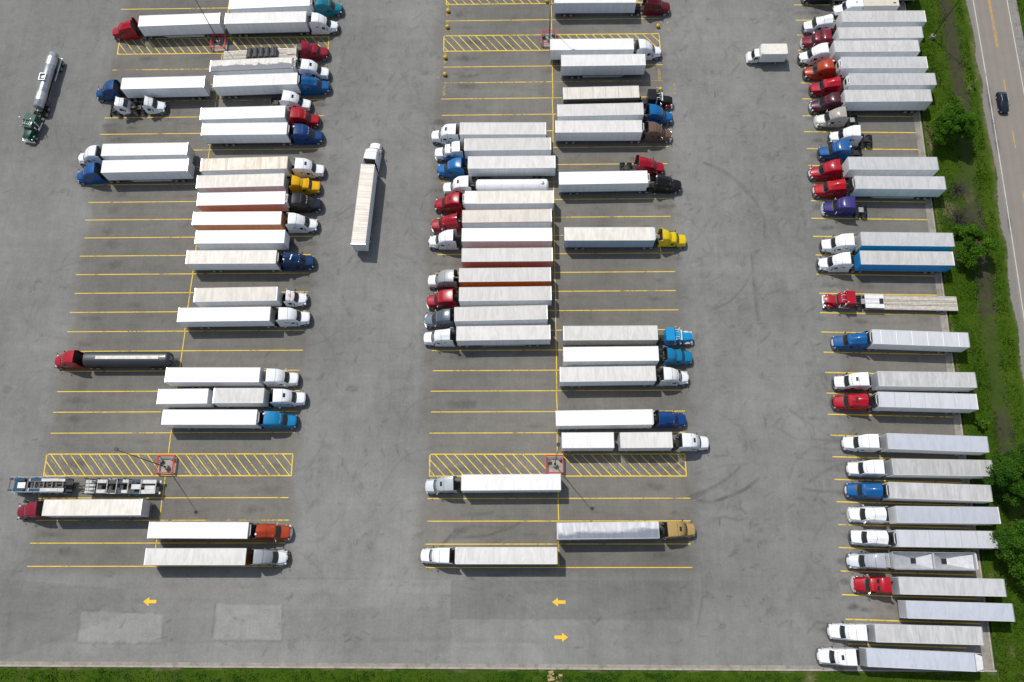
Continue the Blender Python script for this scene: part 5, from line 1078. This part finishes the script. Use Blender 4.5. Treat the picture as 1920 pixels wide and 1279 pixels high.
# white tank trailer
t = root('tank_trailer', (-2.7, 72.15, 0), math.pi, 'smooth white cylindrical tank trailer, third row', 'trailer', 'tank trailers')
put('tank', None, lambda m: m.loft([tankring(x, w, 2.25, w, 28, 2.0) for x, w in ((-6.75, .3), (-6.68, .7), (-6.5, 1.0), (-6.3, 1.1), (-6.2, 1.12), (6.2, 1.12), (6.3, 1.1), (6.5, 1.0), (6.68, .7), (6.75, .3))]), plain('tank_white', (.78, .79, .80), .35, 0, .3, .08), t, smooth=50)
put('tank_band', None, lambda m: [m.lathe([(a-.03, 1.135), (a+.03, 1.135)], 'x', (0, 0, 2.25), 28) for a in (-5.0, -2.0, 2.0, 5.0)], ALU, t)
put('manhole', None, lambda m: m.lathe([(3.36, .3), (3.5, .3), (3.54, .22)], 'z', (-5.6, .1, 0), 14), GALV, t)
put('valve_cabinet', None, lambda m: m.box(-1.2, 0.2, .95, 1.2, .7, 1.3, .03).box(-1.2, .2, -1.2, -.95, .7, 1.3, .03), ALU, t)
running_gear(t, (-5.2, -3.95), 13, 1.24, 3.8)
# silver tanker in the left lane
a_t = math.atan2(-12.3, -.87)
t = root('tank_trailer', (-94.42, 95.9, 0), a_t, 'slim silver tanker with a manhole frame, in the left lane', 'trailer', 'tank trailers')
put('tank', None, lambda m: m.loft([tankring(x, w, 2.15, w, 28, 2.0) for x, w in ((-6.3, .4), (-6.2, .8), (-6.05, .95), (6.05, .95), (6.2, .8), (6.3, .4))]), TANKALU, t, smooth=50)
put('tank_band', None, lambda m: [m.lathe([(a-.04, .97), (a+.04, .97)], 'x', (0, 0, 2.15), 28) for a in (-5.2, -1.0, 1.0, 4.6)], GALV, t)
put('insulation_jacket', None, lambda m: [m.lathe([(a-.9, .96), (a-.88, .985), (a+.88, .985), (a+.9, .96)], 'x', (0, 0, 2.15), 28) for a in (-4.2, 3.9)], ALU, t)
fr = put('manhole_frame', None, lambda m: (m.box(-.75, .75, -.62, -.54, 3.0, 3.5), m.box(-.75, .75, .54, .62, 3.0, 3.5), m.box(-.75, -.67, -.54, .54, 3.0, 3.5), m.box(.67, .75, -.54, .54, 3.0, 3.5)), ALU, t)
put('manhole', None, lambda m: m.lathe([(3.05, .32), (3.35, .32), (3.4, .2)], 'z', (0, 0, 0), 14), CHROME, fr)
put('hose_tube', None, lambda m: m.tube((-5.6, 1.08, 1.15), (-.6, 1.08, 1.15), .11, .11, 10), ALU, t)
put('hose_tube', None, lambda m: m.tube((-5.6, -1.08, 1.15), (-.6, -1.08, 1.15), .11, .11, 10), ALU, t)
for sd in (1, -1): put('mudguard', None, lambda m: m.box(-6.0, -3.0, min(sd*.65, sd*1.24), max(sd*.65, sd*1.24), 1.1, 1.16, .02), ALU, t)
running_gear(t, (-5.2, -3.9), 12.4, 1.24, 3.4)
# open hopper trailer
t = root('hopper_trailer', (64.0, 5.2, 0), math.pi-.012, 'open aluminium hopper trailer with two funnel pits, right-hand row', 'trailer')
HAL = plain('hopper_aluminium', (.46, .475, .50), .5, .2, 0, .2)
def hop(m):
    W = 1.28; Z = 2.95
    m.box(-6.4, 6.4, -W, -W+.06, 1.3, Z).box(-6.4, 6.4, W-.06, W, 1.3, Z)
    m.box(6.34, 6.4, -W+.06, W-.06, 1.3, Z).box(-6.4, -6.34, -W+.06, W-.06, 1.3, Z)
put('side_wall', None, hop, HAL, t)
def pits(m):
    for cx, x0, x1 in ((2.55, .15, 6.3), (-2.3, -6.3, -.15)):
        q = .4; b = [(cx-.42, -.42, 1.35), (cx+.42, -.42, 1.35), (cx+.42, .42, 1.35), (cx-.42, .42, 1.35)]; tp = [(x0, -1.2, 2.55), (x1, -1.2, 2.55), (x1, 1.2, 2.55), (x0, 1.2, 2.55)]
        m.add(tp+b, [(0, 1, 5, 4), (1, 2, 6, 5), (2, 3, 7, 6), (3, 0, 4, 7)])
put('funnel', None, pits, HAL, t, smooth=0)
put('funnel_gate', None, lambda m: [m.box(cx-.42, cx+.42, -.42, .42, 1.28, 1.36) for cx in (2.55, -2.3)], BLACK, t)
put('divider', None, lambda m: m.box(-.12, .12, -1.2, 1.2, 2.5, 2.93, .03), HAL, t)
put('top_rail', None, lambda m: (m.box(-6.45, 6.45, -1.34, -1.24, 2.9, 3.02, .02), m.box(-6.45, 6.45, 1.24, 1.34, 2.9, 3.02, .02), m.box(6.3, 6.45, -1.24, 1.24, 2.9, 3.02, .02), m.box(-6.45, -6.3, -1.24, 1.24, 2.9, 3.02, .02)), ALU, t)
put('rolled_tarp', None, lambda m: m.tube((-6.3, 1.36, 3.03), (6.3, 1.36, 3.03), .08, .08, 8), GALV, t)
put('front_platform', None, lambda m: m.box(6.46, 7.3, -1.1, 1.1, 1.9, 1.98, .02), ALU, t)
put('rear_cap', None, lambda m: m.loft([[(-6.46, -1.3, 2.2), (-6.46, 1.3, 2.2), (-6.46, 1.3, 3.0), (-6.46, -1.3, 3.0)], [(-6.75, -1.1, 2.3), (-6.75, 1.1, 2.3), (-6.75, 1.1, 2.9), (-6.75, -1.1, 2.9)]]), WHITE, t)
running_gear(t, (-5.6, -4.3), 13, 1.26, 4.6)

# car carrier: truck with head rack and its trailer
CBLUE = paint('#24466a'); CGREY = plain('carrier_worn_grey', (.38, .39, .40), .5, .2, 0, .4, 3); CDARK = plain('carrier_dark_steel', (.055, .055, .06), .6, .2, 0, .4, 3)
t = root('car_carrier_truck', (-81.0, 16.92, 0), math.pi, 'blue car carrier truck with an empty white-railed rack over its cab', 'truck')
put('cab', None, lambda m: m.loft([[(4.0-s, y, z) for y, z in ((1.18, .6), (1.2, 1.7), (1.1, zt), (0, zt+.03), (-1.1, zt), (-1.2, 1.7), (-1.18, .6))] for s, zt in ((0, 2.2), (.35, 2.5), (1.9, 2.55))]), CBLUE, t)
put('hood', None, lambda m: m.loft([[(4.95-s, y, z) for y, z in ((w, .6), (w, 1.1), (w*.9, zt), (0, zt+.05), (-w*.9, zt), (-w, 1.1), (-w, .6))] for s, zt, w in ((0, 1.2, .9), (.2, 1.4, 1.05), (.95, 1.7, 1.12))]), CBLUE, t)
put('upper_deck', None, lambda m: (m.box(-4.6, 1.3, -.5, -.18, 2.6, 2.68), m.box(-4.6, 1.3, .18, .5, 2.6, 2.68), *[m.box(px, px+.35, -.5, .5, 2.7, 2.76) for px in (.9, -.4, -1.7, -3.2)]), CDARK, t)
put('roof_panel', None, lambda m: m.box(2.2, 3.5, -.52, .52, 2.59, 2.66, .03), WHITE, t)
put('windshield', None, lambda m: m.sheet([[(4.06, y, 1.78) for y in (-.95, 0, .95)], [(3.7, y, 2.42) for y in (-.85, 0, .85)]]), GLASS, t)
for sd in (1, -1):
    put('side_window', None, lambda m: m.box(2.7, 3.5, min(sd*1.2, sd*1.22), max(sd*1.2, sd*1.22), 1.75, 2.2), GLASS, t)
    put('headlight', None, lambda m: m.box(4.7, 4.97, min(sd*.6, sd*.9), max(sd*.6, sd*.9), .9, 1.1, .03), LAMPW, t)
    put('rack_rail', None, lambda m: m.tube((4.6, sd*1.2, 3.15), (-4.8, sd*1.24, 3.5), .075, .075, 8), CGREY, t)
    put('lower_rail', None, lambda m: m.box(-4.9, 1.6, min(sd*1.12, sd*1.26), max(sd*1.12, sd*1.26), 1.05, 1.25), CBLUE, t)
    put('wheel_track', None, lambda m: m.box(-4.6, 1.4, min(sd*.55, sd*1.08), max(sd*.55, sd*1.08), 3.02, 3.08), GALV, t)
    put('front_wing', None, lambda m: m.box(4.1, 4.75, min(sd*.75, sd*1.22), max(sd*.75, sd*1.22), 3.0, 3.1, .02), CBLUE, t)
    put('track_cover', None, lambda m: (m.box(-3.6, -2.2, min(sd*.6, sd*1.06), max(sd*.6, sd*1.06), 3.09, 3.13), ), plain('cover_cream', (.55, .52, .45), .6), t)
    put('blue_plate', None, lambda m: (m.box(-.6, 1.2, min(sd*.6, sd*1.06), max(sd*.6, sd*1.06), 3.09, 3.13), m.box(2.2, 3.9, min(sd*.62, sd*1.1), max(sd*.62, sd*1.1), 3.0, 3.06)), CBLUE, t)
    for px in (3.6, .6, -2.0, -4.6): put('rack_post', None, lambda m: m.tube((px, sd*1.2, 1.1), (px-.25, sd*1.22, 3.4), .06, .06, 8), CBLUE, t)
    wheel(t, 3.9, sd, 1.2, False); wheel(t, -2.2, sd, 1.2, True); wheel(t, -3.5, sd, 1.2, True)
put('cross_member', None, lambda m: [m.box(px, px+.22, -1.15, 1.15, 2.92, 3.04) for px in (1.5, .3, -1.2, -2.6, -4.4)]+[m.box(4.5, 4.62, -1.1, 1.1, 3.05, 3.17)], plain('rack_brown', (.12, .10, .085), .6), t)
put('chassis_frame', None, lambda m: m.box(-4.9, 4.6, -.45, .45, .6, 1.0).box(-4.9, 1.5, -1.1, 1.1, 1.0, 1.06), FRAME, t)
put('bumper', None, lambda m: m.box(4.85, 5.05, -1.15, 1.15, .4, .75, .04), CHROME, t)
t = root('car_carrier_trailer', (-67.7, 16.75, 0), math.pi, 'empty car carrier trailer with white ramps and black struts', 'trailer')
put('frame', None, lambda m: (m.box(-6.2, 6.2, -.5, -.36, .7, .95), m.box(-6.2, 6.2, .36, .5, .7, .95), m.box(-6.2, 5.8, -1.1, 1.1, .95, 1.0)), FRAME, t)
put('tow_bar', None, lambda m: m.tube((6.2, -.4, .8), (8.2, 0, .8), .08, .08, 8).tube((6.2, .4, .8), (8.2, 0, .8), .08, .08, 8), FRAME, t)
for sd in (1, -1):
    put('rear_ramp', None, lambda m: m.box(-6.0, -3.7, min(sd*.52, sd*1.15), max(sd*.52, sd*1.15), 1.9, 1.98, .01), plain('ramp_worn_white', (.52, .52, .50), .55, 0, 0, .35, 2.5), t)
    put('front_ramp', None, lambda m: (m.box(4.4, 6.0, min(sd*.62, sd*1.12), max(sd*.62, sd*1.12), 1.5, 1.57), m.box(4.4, 6.0, min(sd*.1, sd*.5), max(sd*.1, sd*.5), 1.45, 1.52)), CGREY, t)
    put('top_rail', None, lambda m: m.box(-1.8, 5.0, min(sd*1.14, sd*1.26), max(sd*1.14, sd*1.26), 2.6, 2.7), CDARK, t)
    put('white_rail', None, lambda m: (m.box(2.0, 3.4, min(sd*.55, sd*1.1), max(sd*.55, sd*1.1), 2.56, 2.62), m.box(-1.6, -.7, min(sd*.6, sd*1.1), max(sd*.6, sd*1.1), 2.56, 2.62), m.box(.2, 1.6, min(sd*1.14, sd*1.24), max(sd*1.14, sd*1.24), 2.71, 2.77)), plain('ramp_worn_white', (.52, .52, .50), .55), t)
    put('blue_plate', None, lambda m: (m.box(-3.5, -2.0, min(sd*.9, sd*1.2), max(sd*.9, sd*1.2), 2.0, 2.1), m.box(-.6, .7, min(sd*.62, sd*1.1), max(sd*.62, sd*1.1), 2.3, 2.36)), CBLUE, t)
    for px in (4.6, 2.4, .3, -1.9): put('strut', None, lambda m: m.tube((px, sd*1.22, 1.0), (px+.95, sd*1.26, 3.05), .07, .07, 8), BLACK, t)
    put('tail_light', None, lambda m: m.box(-6.6, -6.2, min(sd*.7, sd*1.15), max(sd*.7, sd*1.15), .9, 1.2, .04), GALV, t)
    for a in (-1.0, -2.3): wheel(t, a, sd, 1.2, True, RIM, .42)
put('cross_member', None, lambda m: [m.box(px, px+.1, -1.15, 1.15, 2.5, 2.6) for px in (4.9, 3.4, 1.8, .2, -1.7)]+[m.box(-3.62, -3.5, -1.2, 1.2, 1.9, 2.1), m.box(-6.05, -5.95, -1.1, 1.1, 1.8, 2.0)], CGREY, t)
put('lower_deck', None, lambda m: (m.box(-3.4, 4.3, -1.15, -.45, 1.1, 1.16), m.box(-3.4, 4.3, .45, 1.15, 1.1, 1.16), m.box(-1.5, 4.6, -.9, -.6, 2.3, 2.38), m.box(-1.5, 4.6, .6, .9, 2.3, 2.38), *[m.box(px, px+.5, -.5, .5, 1.6, 1.66) for px in (3.2, 1.4, -.4)]), CDARK, t)
put('centre_plate', None, lambda m: m.box(-5.6, -3.9, -.42, .42, 1.3, 1.36).box(-3.4, -1.9, -.4, .4, 1.9, 1.96), GALV, t)

# straight trucks
t = root('straight_truck', (67.2, 111.5, 0), math.pi, 'white straight truck with long sleeper and beige box at the top, right-hand row', 'truck')
put('hood', None, lambda m: m.loft([ring(*s, x0=5.95) for s in HOOD['aero']]), paint(WH), t)
put('cab', None, lambda m: m.loft([ring(s, zt, wt, r, 1.2, 2.0, 1.22, .6, bow, .03, 5.95) for s, zt, wt, r, bow in ((1.58, 1.92, 1.02, .12, .28), (2.1, 2.75, 1.0, .2, .28), (2.3, 2.95, 1.05, .2, .2), (2.9, 3.5, 1.12, .16, .05), (5.1, 3.6, 1.18, .12, 0))]), paint(WH), t)
put('windshield', None, lambda m: m.sheet(glass_sheet(1.62, 1.98, .94, .28, 2.08, 2.7, .85, .28, .035, 5.95)), GLASS, t)
put('box', None, lambda m: m.box(-6.05, .78, -1.27, 1.27, 1.1, 3.72, .03), paint('#dcdcd8'), t)
put('roof', None, lambda m: m.box(-6.0, .74, -1.24, 1.24, 3.73, 3.76), plain('roof_beige', (.56, .53, .44), .6), t)
put('roof_vent', None, lambda m: m.box(-5.4, -4.9, .5, .68, 3.77, 3.85).box(2.0, 2.2, .1, .3, 3.62, 3.7), BLACK, t)
put('chassis_frame', None, lambda m: m.box(-5.9, 5.3, -.5, .5, .6, 1.05), FRAME, t)
for sd in (1, -1):
    put('headlight', None, lambda m: m.box(5.33, 5.65, min(sd*.82, sd*1.09), max(sd*.82, sd*1.09), 1.0, 1.27, .08), LAMPW, t)
    put('mirror', None, lambda m: m.box(3.9, 4.0, min(sd*1.36, sd*1.56), max(sd*1.36, sd*1.56), 1.7, 2.3, .04), BLACK, t)
    wheel(t, 4.9, sd, 1.2, False); wheel(t, -3.0, sd, 1.22, True); wheel(t, -4.3, sd, 1.22, True)
t = root('box_truck', (47.0, 100.75, 0), math.pi, 'small white box truck alone in the lane beside the right-hand row', 'box truck')
BW = paint('#e0e2e0')
put('cab', None, lambda m: m.loft([[(3.7-s-bw*(abs(y)/1.0)**2, y, z) for y, z in ((.98, .5), (1.0, 1.3), (.88, zt), (0, zt+.04), (-.88, zt), (-1.0, 1.3), (-.98, .5))] for s, zt, bw in ((0, 1.05, .18), (.12, 1.25, .18), (.75, 1.5, .15), (1.25, 2.2, .08), (1.5, 2.32, .04), (2.1, 2.34, 0))]), BW, t)
put('windshield', None, lambda m: m.sheet([[(2.98-.15*(y/.9)**2, y, 1.56) for y in (-.85, -.4, 0, .4, .85)], [(2.52-.08*(y/.9)**2, y, 2.2) for y in (-.78, -.4, 0, .4, .78)]]), GLASS, t)
for sd in (1, -1):
    put('side_window', None, lambda m: m.box(1.75, 2.5, min(sd*.95, sd*1.0), max(sd*.95, sd*1.0), 1.5, 2.05, .01), GLASS, t)
    put('mirror', None, lambda m: m.box(2.4, 2.5, min(sd*1.1, sd*1.35), max(sd*1.1, sd*1.35), 1.4, 1.8, .03), BLACK, t)
    put('headlight', None, lambda m: m.box(3.45, 3.62, min(sd*.6, sd*.92), max(sd*.6, sd*.92), .85, 1.05, .03), LAMPW, t)
    wheel(t, 2.7, sd, .98, False, RIM, .4); wheel(t, -1.9, sd, 1.05, True, RIM, .4)
put('cargo_box', None, lambda m: m.box(-3.55, 1.5, -1.22, 1.22, .95, 3.38, .03), BW, t)
rf = put('roof', None, lambda m: m.box(-3.5, 1.45, -1.17, 1.17, 3.385, 3.41), plain('box_roof_cream', (.66, .64, .57), .6), t)
put('roof_corner', None, lambda m: [m.box(a, a+.18, b, b+.18, 3.36, 3.47, .02) for a in (-3.55, 1.32) for b in (-1.22, 1.04)], GALV, rf)
put('rear_step', None, lambda m: m.box(-4.1, -3.6, -1.1, 1.1, .55, .65), plain('step_rust', (.14, .08, .05), .7), t)
put('chassis_frame', None, lambda m: m.box(-3.5, 2.9, -.45, .45, .5, .92), FRAME, t)
put('bumper', None, lambda m: m.box(3.5, 3.72, -.98, .98, .4, .65, .05), CHROME, t)
# car on the road
t = root('car', (91.25, 90.0, .118), -1.60, 'dark navy hatchback driving down the road past the trees', 'car')
NV = paint('#101b33')
def carring(s, zt, wt, ws, zs, zb, bow=0.0): return [(2.3-s-bow*(abs(y))**2, y, z) for y, z in ((ws-.04, zb), (ws, zs), (wt, zt), (wt*.5, zt+.03), (0, zt+.04), (-wt*.5, zt+.03), (-wt, zt), (-ws, zs), (-ws+.04, zb))]
put('body', None, lambda m: m.loft([carring(0, .55, .6, .75, .5, .3, .25), carring(.12, .78, .72, .86, .58, .25, .22), (carring(1.1, .98, .76, .9, .68, .25, .1)), carring(1.5, 1.02, .8, .91, .75, .25), carring(3.9, 1.05, .8, .91, .8, .25), carring(4.5, .98, .75, .88, .72, .28, -.05), carring(4.62, .7, .7, .84, .6, .35, -.05)]), NV, t, smooth=50)
put('cabin', None, lambda m: m.loft([carring(1.35, 1.0, .74, .82, .95, .9, .12), carring(2.05, 1.42, .58, .80, 1.05, .9, .08), carring(2.6, 1.5, .6, .80, 1.05, .9), carring(3.7, 1.46, .58, .80, 1.05, .9), carring(4.4, 1.05, .66, .78, 1.0, .9)]), GLASS, t, smooth=50)
put('roof', None, lambda m: m.sheet([[(2.3-s, y, z+.05-.05*(y/.6)**2) for y in (-.56, -.3, 0, .3, .56)] for s, z in ((2.1, 1.44), (2.6, 1.52), (3.2, 1.51), (3.75, 1.47))]), NV, t)
for sd in (1, -1):
    put('headlight', None, lambda m: m.box(1.95, 2.15, min(sd*.45, sd*.75), max(sd*.45, sd*.75), .6, .74, .03), LAMPW, t)
    put('tail_light', None, lambda m: m.box(-2.28, -2.1, min(sd*.6, sd*.84), max(sd*.6, sd*.84), .75, .95, .03), LAMPR, t)
    put('mirror', None, lambda m: m.box(.55, .7, min(sd*.92, sd*1.08), max(sd*.92, sd*1.08), .95, 1.08, .03), NV, t)
    put('roof_rail', None, lambda m: m.tube((.1, sd*.55, 1.55), (-1.3, sd*.55, 1.52), .025, .025, 6), CHROME, t)
    for a in (1.4, -1.35): wheel(t, a, sd, .9, False, RIM, .33)

# ------------------------------------------------------------------ plants
def leaf_mat(name, a, b):
    t = NT(name); g = t.new('ShaderNodeNewGeometry')
    at = t.new('ShaderNodeAttribute', attribute_name='shade')
    c = t.mix(at.outputs['Fac'], a, b); c = t.mix(t.math('MULTIPLY', g.outputs['Random Per Island'], .5), c, tuple(x*.55 for x in a))
    tr = t.new('ShaderNodeBsdfTranslucent'); t.link(c, tr.inputs['Color']); ms = t.new('ShaderNodeMixShader'); ms.inputs[0].default_value = .25
    t.set(**{'Base Color': c, 'Roughness': .6, 'Specular IOR Level': .1})
    t.link(t.b.outputs[0], ms.inputs[1]); t.link(tr.outputs[0], ms.inputs[2]); t.link(ms.outputs[0], t.n['Material Output'].inputs['Surface']); return t.m
LEAF = leaf_mat('leaf_green', (.040, .115, .006), (.12, .25, .014)); LEAFD = leaf_mat('leaf_dark_green', (.026, .085, .007), (.08, .19, .012))
BARK = plain('bark', (.07, .055, .04), .9, 0, 0, .4, 5); TWIG = plain('grey_twigs', (.085, .075, .062), .9, 0, 0, .35, 5)
def quads_mesh(name, C, U, V, mat, shade):
    n = len(C); co = np.stack([C-U-V*.4, C+U*.1-V, C+U+V*.2, C-U*.1+V], 1).reshape(-1, 3)
    me = bpy.data.meshes.new(name); me.vertices.add(4*n); me.vertices.foreach_set('co', co.astype(np.float32).ravel())
    me.loops.add(4*n); me.polygons.add(n); me.polygons.foreach_set('loop_start', np.arange(0, 4*n, 4, dtype=np.int32)); me.polygons.foreach_set('loop_total', np.full(n, 4, np.int32))
    me.loops.foreach_set('vertex_index', np.arange(4*n, dtype=np.int32)); me.update()
    ca = me.color_attributes.new('shade', 'FLOAT_COLOR', 'POINT'); s = np.repeat(shade, 4); ca.data.foreach_set('color', np.stack([s, s, s, s*0+1], -1).astype(np.float32).ravel())
    me.materials.append(mat); me.validate(); return me
def tree(x, y, zc, rx, ry, rz, lab, seed, mat, nclump=95, leaf=.15, per=230, drop=0.0):
    g = np.random.default_rng(seed)
    t = root('tree', (x, y, 0), 0, lab, 'tree', 'leafy trees on the verge')
    d = g.normal(size=(nclump, 3)); d /= np.linalg.norm(d, axis=1)[:, None]; d[:, 2] = np.where(d[:, 2] < -.35, -d[:, 2], d[:, 2])
    lump = 1+.22*np.sin(3*np.arctan2(d[:, 1], d[:, 0])+seed)+.15*np.sin(5*np.arctan2(d[:, 1], d[:, 0])+2*seed)
    rad = (.45+.55*g.random(nclump)**.45)*lump
    cc = d*rad[:, None]*np.array([rx, ry, rz])+np.array([0, 0, zc])
    if drop: cc = cc[g.random(nclump) > drop]
    k = len(cc); cr = g.uniform(.6, 1.15, k)*min(rx, ry)/3.6; csh = g.random(k)
    C = np.repeat(cc, per, 0)+(lambda e: e/np.linalg.norm(e, axis=1)[:, None]*g.random((k*per, 1))**.4)(g.normal(size=(k*per, 3)))*np.repeat(cr, per)[:, None]*np.array([1, 1, .75])
    n = g.normal(size=(k*per, 3))+np.array([0, 0, 1.6]); n /= np.linalg.norm(n, axis=1)[:, None]
    a = np.cross(n, g.normal(size=(k*per, 3))); a /= np.linalg.norm(a, axis=1)[:, None]; b = np.cross(n, a)
    s = g.uniform(.6, 1.2, (k*per, 1))*leaf
    me = quads_mesh('crown', C, a*s, b*s*.6, mat, np.clip(np.repeat(csh, per)*.8+g.normal(size=k*per)*.15, 0, 1))
    o = bpy.data.objects.new('crown', me); COL.objects.link(o); o.parent = t
    def tr(m):
        m.tube((0, 0, -.2), (.1, .05, zc*.55), .2, .14, 8)
        for i in range(0, k, max(1, k//16)): m.tube((.1, .05, zc*.5), tuple(cc[i]*.85+np.array([0, 0, zc*.12])), .07, .02, 5)
    put('trunk', None, tr, BARK, t)
    return t
def shrub(x, y, r, h, lab, seed, n=75):
    g = random.Random(seed)
    t = root('bare_shrub', (x, y, 0), 0, lab, 'shrub', 'leafless grey shrubs on the verge')
    def f(m):
        for i in range(n):
            a = g.uniform(0, 6.283); el = g.uniform(.35, 1.4); l = h*g.uniform(.6, 1.15); p = Vector((g.uniform(-.3, .3), g.uniform(-.3, .3), 0))
            d = Vector((math.cos(a)*math.cos(el)*r/h*1.3, math.sin(a)*math.cos(el)*r/h*1.3, math.sin(el)))
            q = p+d*l*.55; e = p+d*l+Vector((g.uniform(-.3, .3), g.uniform(-.3, .3), -.1)); m.tube(p, q, .03, .022, 4, False); m.tube(q, e, .022, .008, 4, False)
            for k in range(4):
                s = q+(e-q)*g.random(); m.tube(s, s+Vector((g.uniform(-.6, .6), g.uniform(-.6, .6), g.uniform(-.1, .5))), .014, .006, 3, False)
    put('branches', None, f, TWIG, t, smooth=0); return t
tree(79.3, 83.2, 3.9, 3.5, 3.5, 3.3, 'round bright green tree on the verge beside the bobtails', 3, LEAF, 110)
tree(79.3, 59.3, 3.0, 3.0, 3.5, 2.4, 'ragged green tree on the verge behind the cyan and blue trailers', 8, LEAF, 70, drop=.42)
tree(77.9, 18.6, 4.4, 3.6, 3.9, 3.3, 'dark green tree behind the trailers, upper of two at the right edge', 5, LEAFD, 130)
tree(77.6, 6.9, 4.4, 4.1, 4.4, 3.3, 'dark green tree near the hopper trailer, lower of two at the right edge', 12, LEAFD, 140)
shrub(80.0, 71.8, 2.6, 2.6, 'leafless grey shrub just above another, behind the red truck trailers', 4)
shrub(79.2, 65.8, 3.2, 3.2, 'leafless grey shrub between the ragged tree and a smaller shrub', 9, 100)
shrub(76.6, 57.6, 1.7, 2.4, 'leafless shrub touching the left side of the ragged tree', 15, 45)
for i, (x, y, r, sd) in enumerate(((80.6, 63.5, 1.0, 31), (77.8, 62.8, .9, 32), (76.2, 27.5, .9, 33))):
    tree(x, y, 1.0, r, r, .9, ('low green bush at the foot of the bare shrubs, nearer the road', 'low green bush at the foot of the bare shrubs, nearer the trailers', 'low green bush at the verge above the two dark trees')[i], sd, LEAF, 24, .2, 50)
# grass tufts and weeds: nobody could count them
def tufts():
    g = np.random.default_rng(77); pts = []
    n = 46000; y = g.uniform(-20, 124, n); x0 = curb_x(np.maximum(y, -12))+1.0; x1 = road_x(y)-2.4; x = x0+(x1-x0)*g.random(n); pts.append(np.stack([x, y], 1))
    n = 16000; pts.append(np.stack([g.uniform(-95, 80, n), -11.5-g.random(n)**.8*6], 1))
    n = 9000; y = g.uniform(60, 124, n); pts.append(np.stack([road_x(y)+8.8+g.random(n)*8, y], 1))
    P = np.concatenate(pts); cl = value_noise(P[:, 0], P[:, 1], 1.3, 50); ditch = np.full(len(P), 1e9); D = curve(DITCH)
    for i in range(len(D)-1): ditch = np.minimum(ditch, seg_dist(P[:, 0], P[:, 1], D[i], D[i+1]))
    P = P[(g.random(len(P)) < .35+.8*cl) & (ditch+1.3*(g.random(len(P))-.5)+1.4*(value_noise(P[:, 0], P[:, 1], 1.8, 53)-.5) > 1.35)]
    n = len(P); hgt = g.uniform(.04, .14, n)*(.5+value_noise(P[:, 0], P[:, 1], 2.5, 51))
    C = np.stack([P[:, 0], P[:, 1], .10+hgt*.5], 1); a = g.uniform(0, 6.283, n)
    U = np.stack([np.cos(a), np.sin(a), g.uniform(-.4, .4, n)], 1)*g.uniform(.07, .17, n)[:, None]; V = np.stack([-np.sin(a)*.5, np.cos(a)*.5, np.full(n, .8)], 1)*hgt[:, None]
    me = quads_mesh('grass_tufts', C, U, V, leaf_mat('grass_blade', (.026, .066, .004), (.062, .125, .008)), np.clip(value_noise(P[:, 0], P[:, 1], 1.7, 52)*.9+g.normal(size=n)*.15, 0, 1))
    o = bpy.data.objects.new('grass_tufts', me); COL.objects.link(o); o['kind'] = 'stuff'; o['label'] = 'rough green grass on the verge and bottom strip'; o['category'] = 'grass'
tufts()
def weeds():
    g = np.random.default_rng(78); c = []
    for x0, x1, k in ((-4, 24, 70), (-60, -20, 26), (30, 42, 14), (-80, -62, 10)):
        for i in range(k): c.append((g.uniform(x0, x1), -11.7-g.random()*1.6))
    c = np.array(c); per = 26; P = np.repeat(c, per, 0)+g.normal(size=(len(c)*per, 2))*.22; n = len(P)
    C = np.stack([P[:, 0], P[:, 1], g.uniform(.12, .42, n)], 1); nn = g.normal(size=(n, 3))*.5+np.array([0, 0, 1]); a = np.cross(nn, g.normal(size=(n, 3))); a /= np.linalg.norm(a, axis=1)[:, None]; b = np.cross(nn/np.linalg.norm(nn, axis=1)[:, None], a)
    me = quads_mesh('weeds', C, a*.11, b*.08, LEAFD, g.random(n)*.5); o = bpy.data.objects.new('weeds', me); COL.objects.link(o); o['kind'] = 'stuff'; o['label'] = 'dark leafy weeds along the bottom kerb'; o['category'] = 'weeds'
weeds()
CARD = plain('cardboard', (.40, .29, .15), .85, 0, 0, .25, 3)
for x, y, rz, s, lab in ((3.6, -12.35, .15, 1.0, 'flattened tan cardboard piece on the bottom grass, left of two'), (4.85, -12.7, -.1, .9, 'flattened tan cardboard piece on the bottom grass, right of two')):
    tag(put('cardboard', 'card', lambda m: (m.box(-.55, .55, -.5, .5, .1, .2, .03), m.box(-.3, .5, .5, .95, .12, .19, .02)), CARD, None, (x, y, 0), (0, .06, rz), 0, (s, s, 1)), lab, 'cardboard', 'cardboard pieces in the bottom grass')
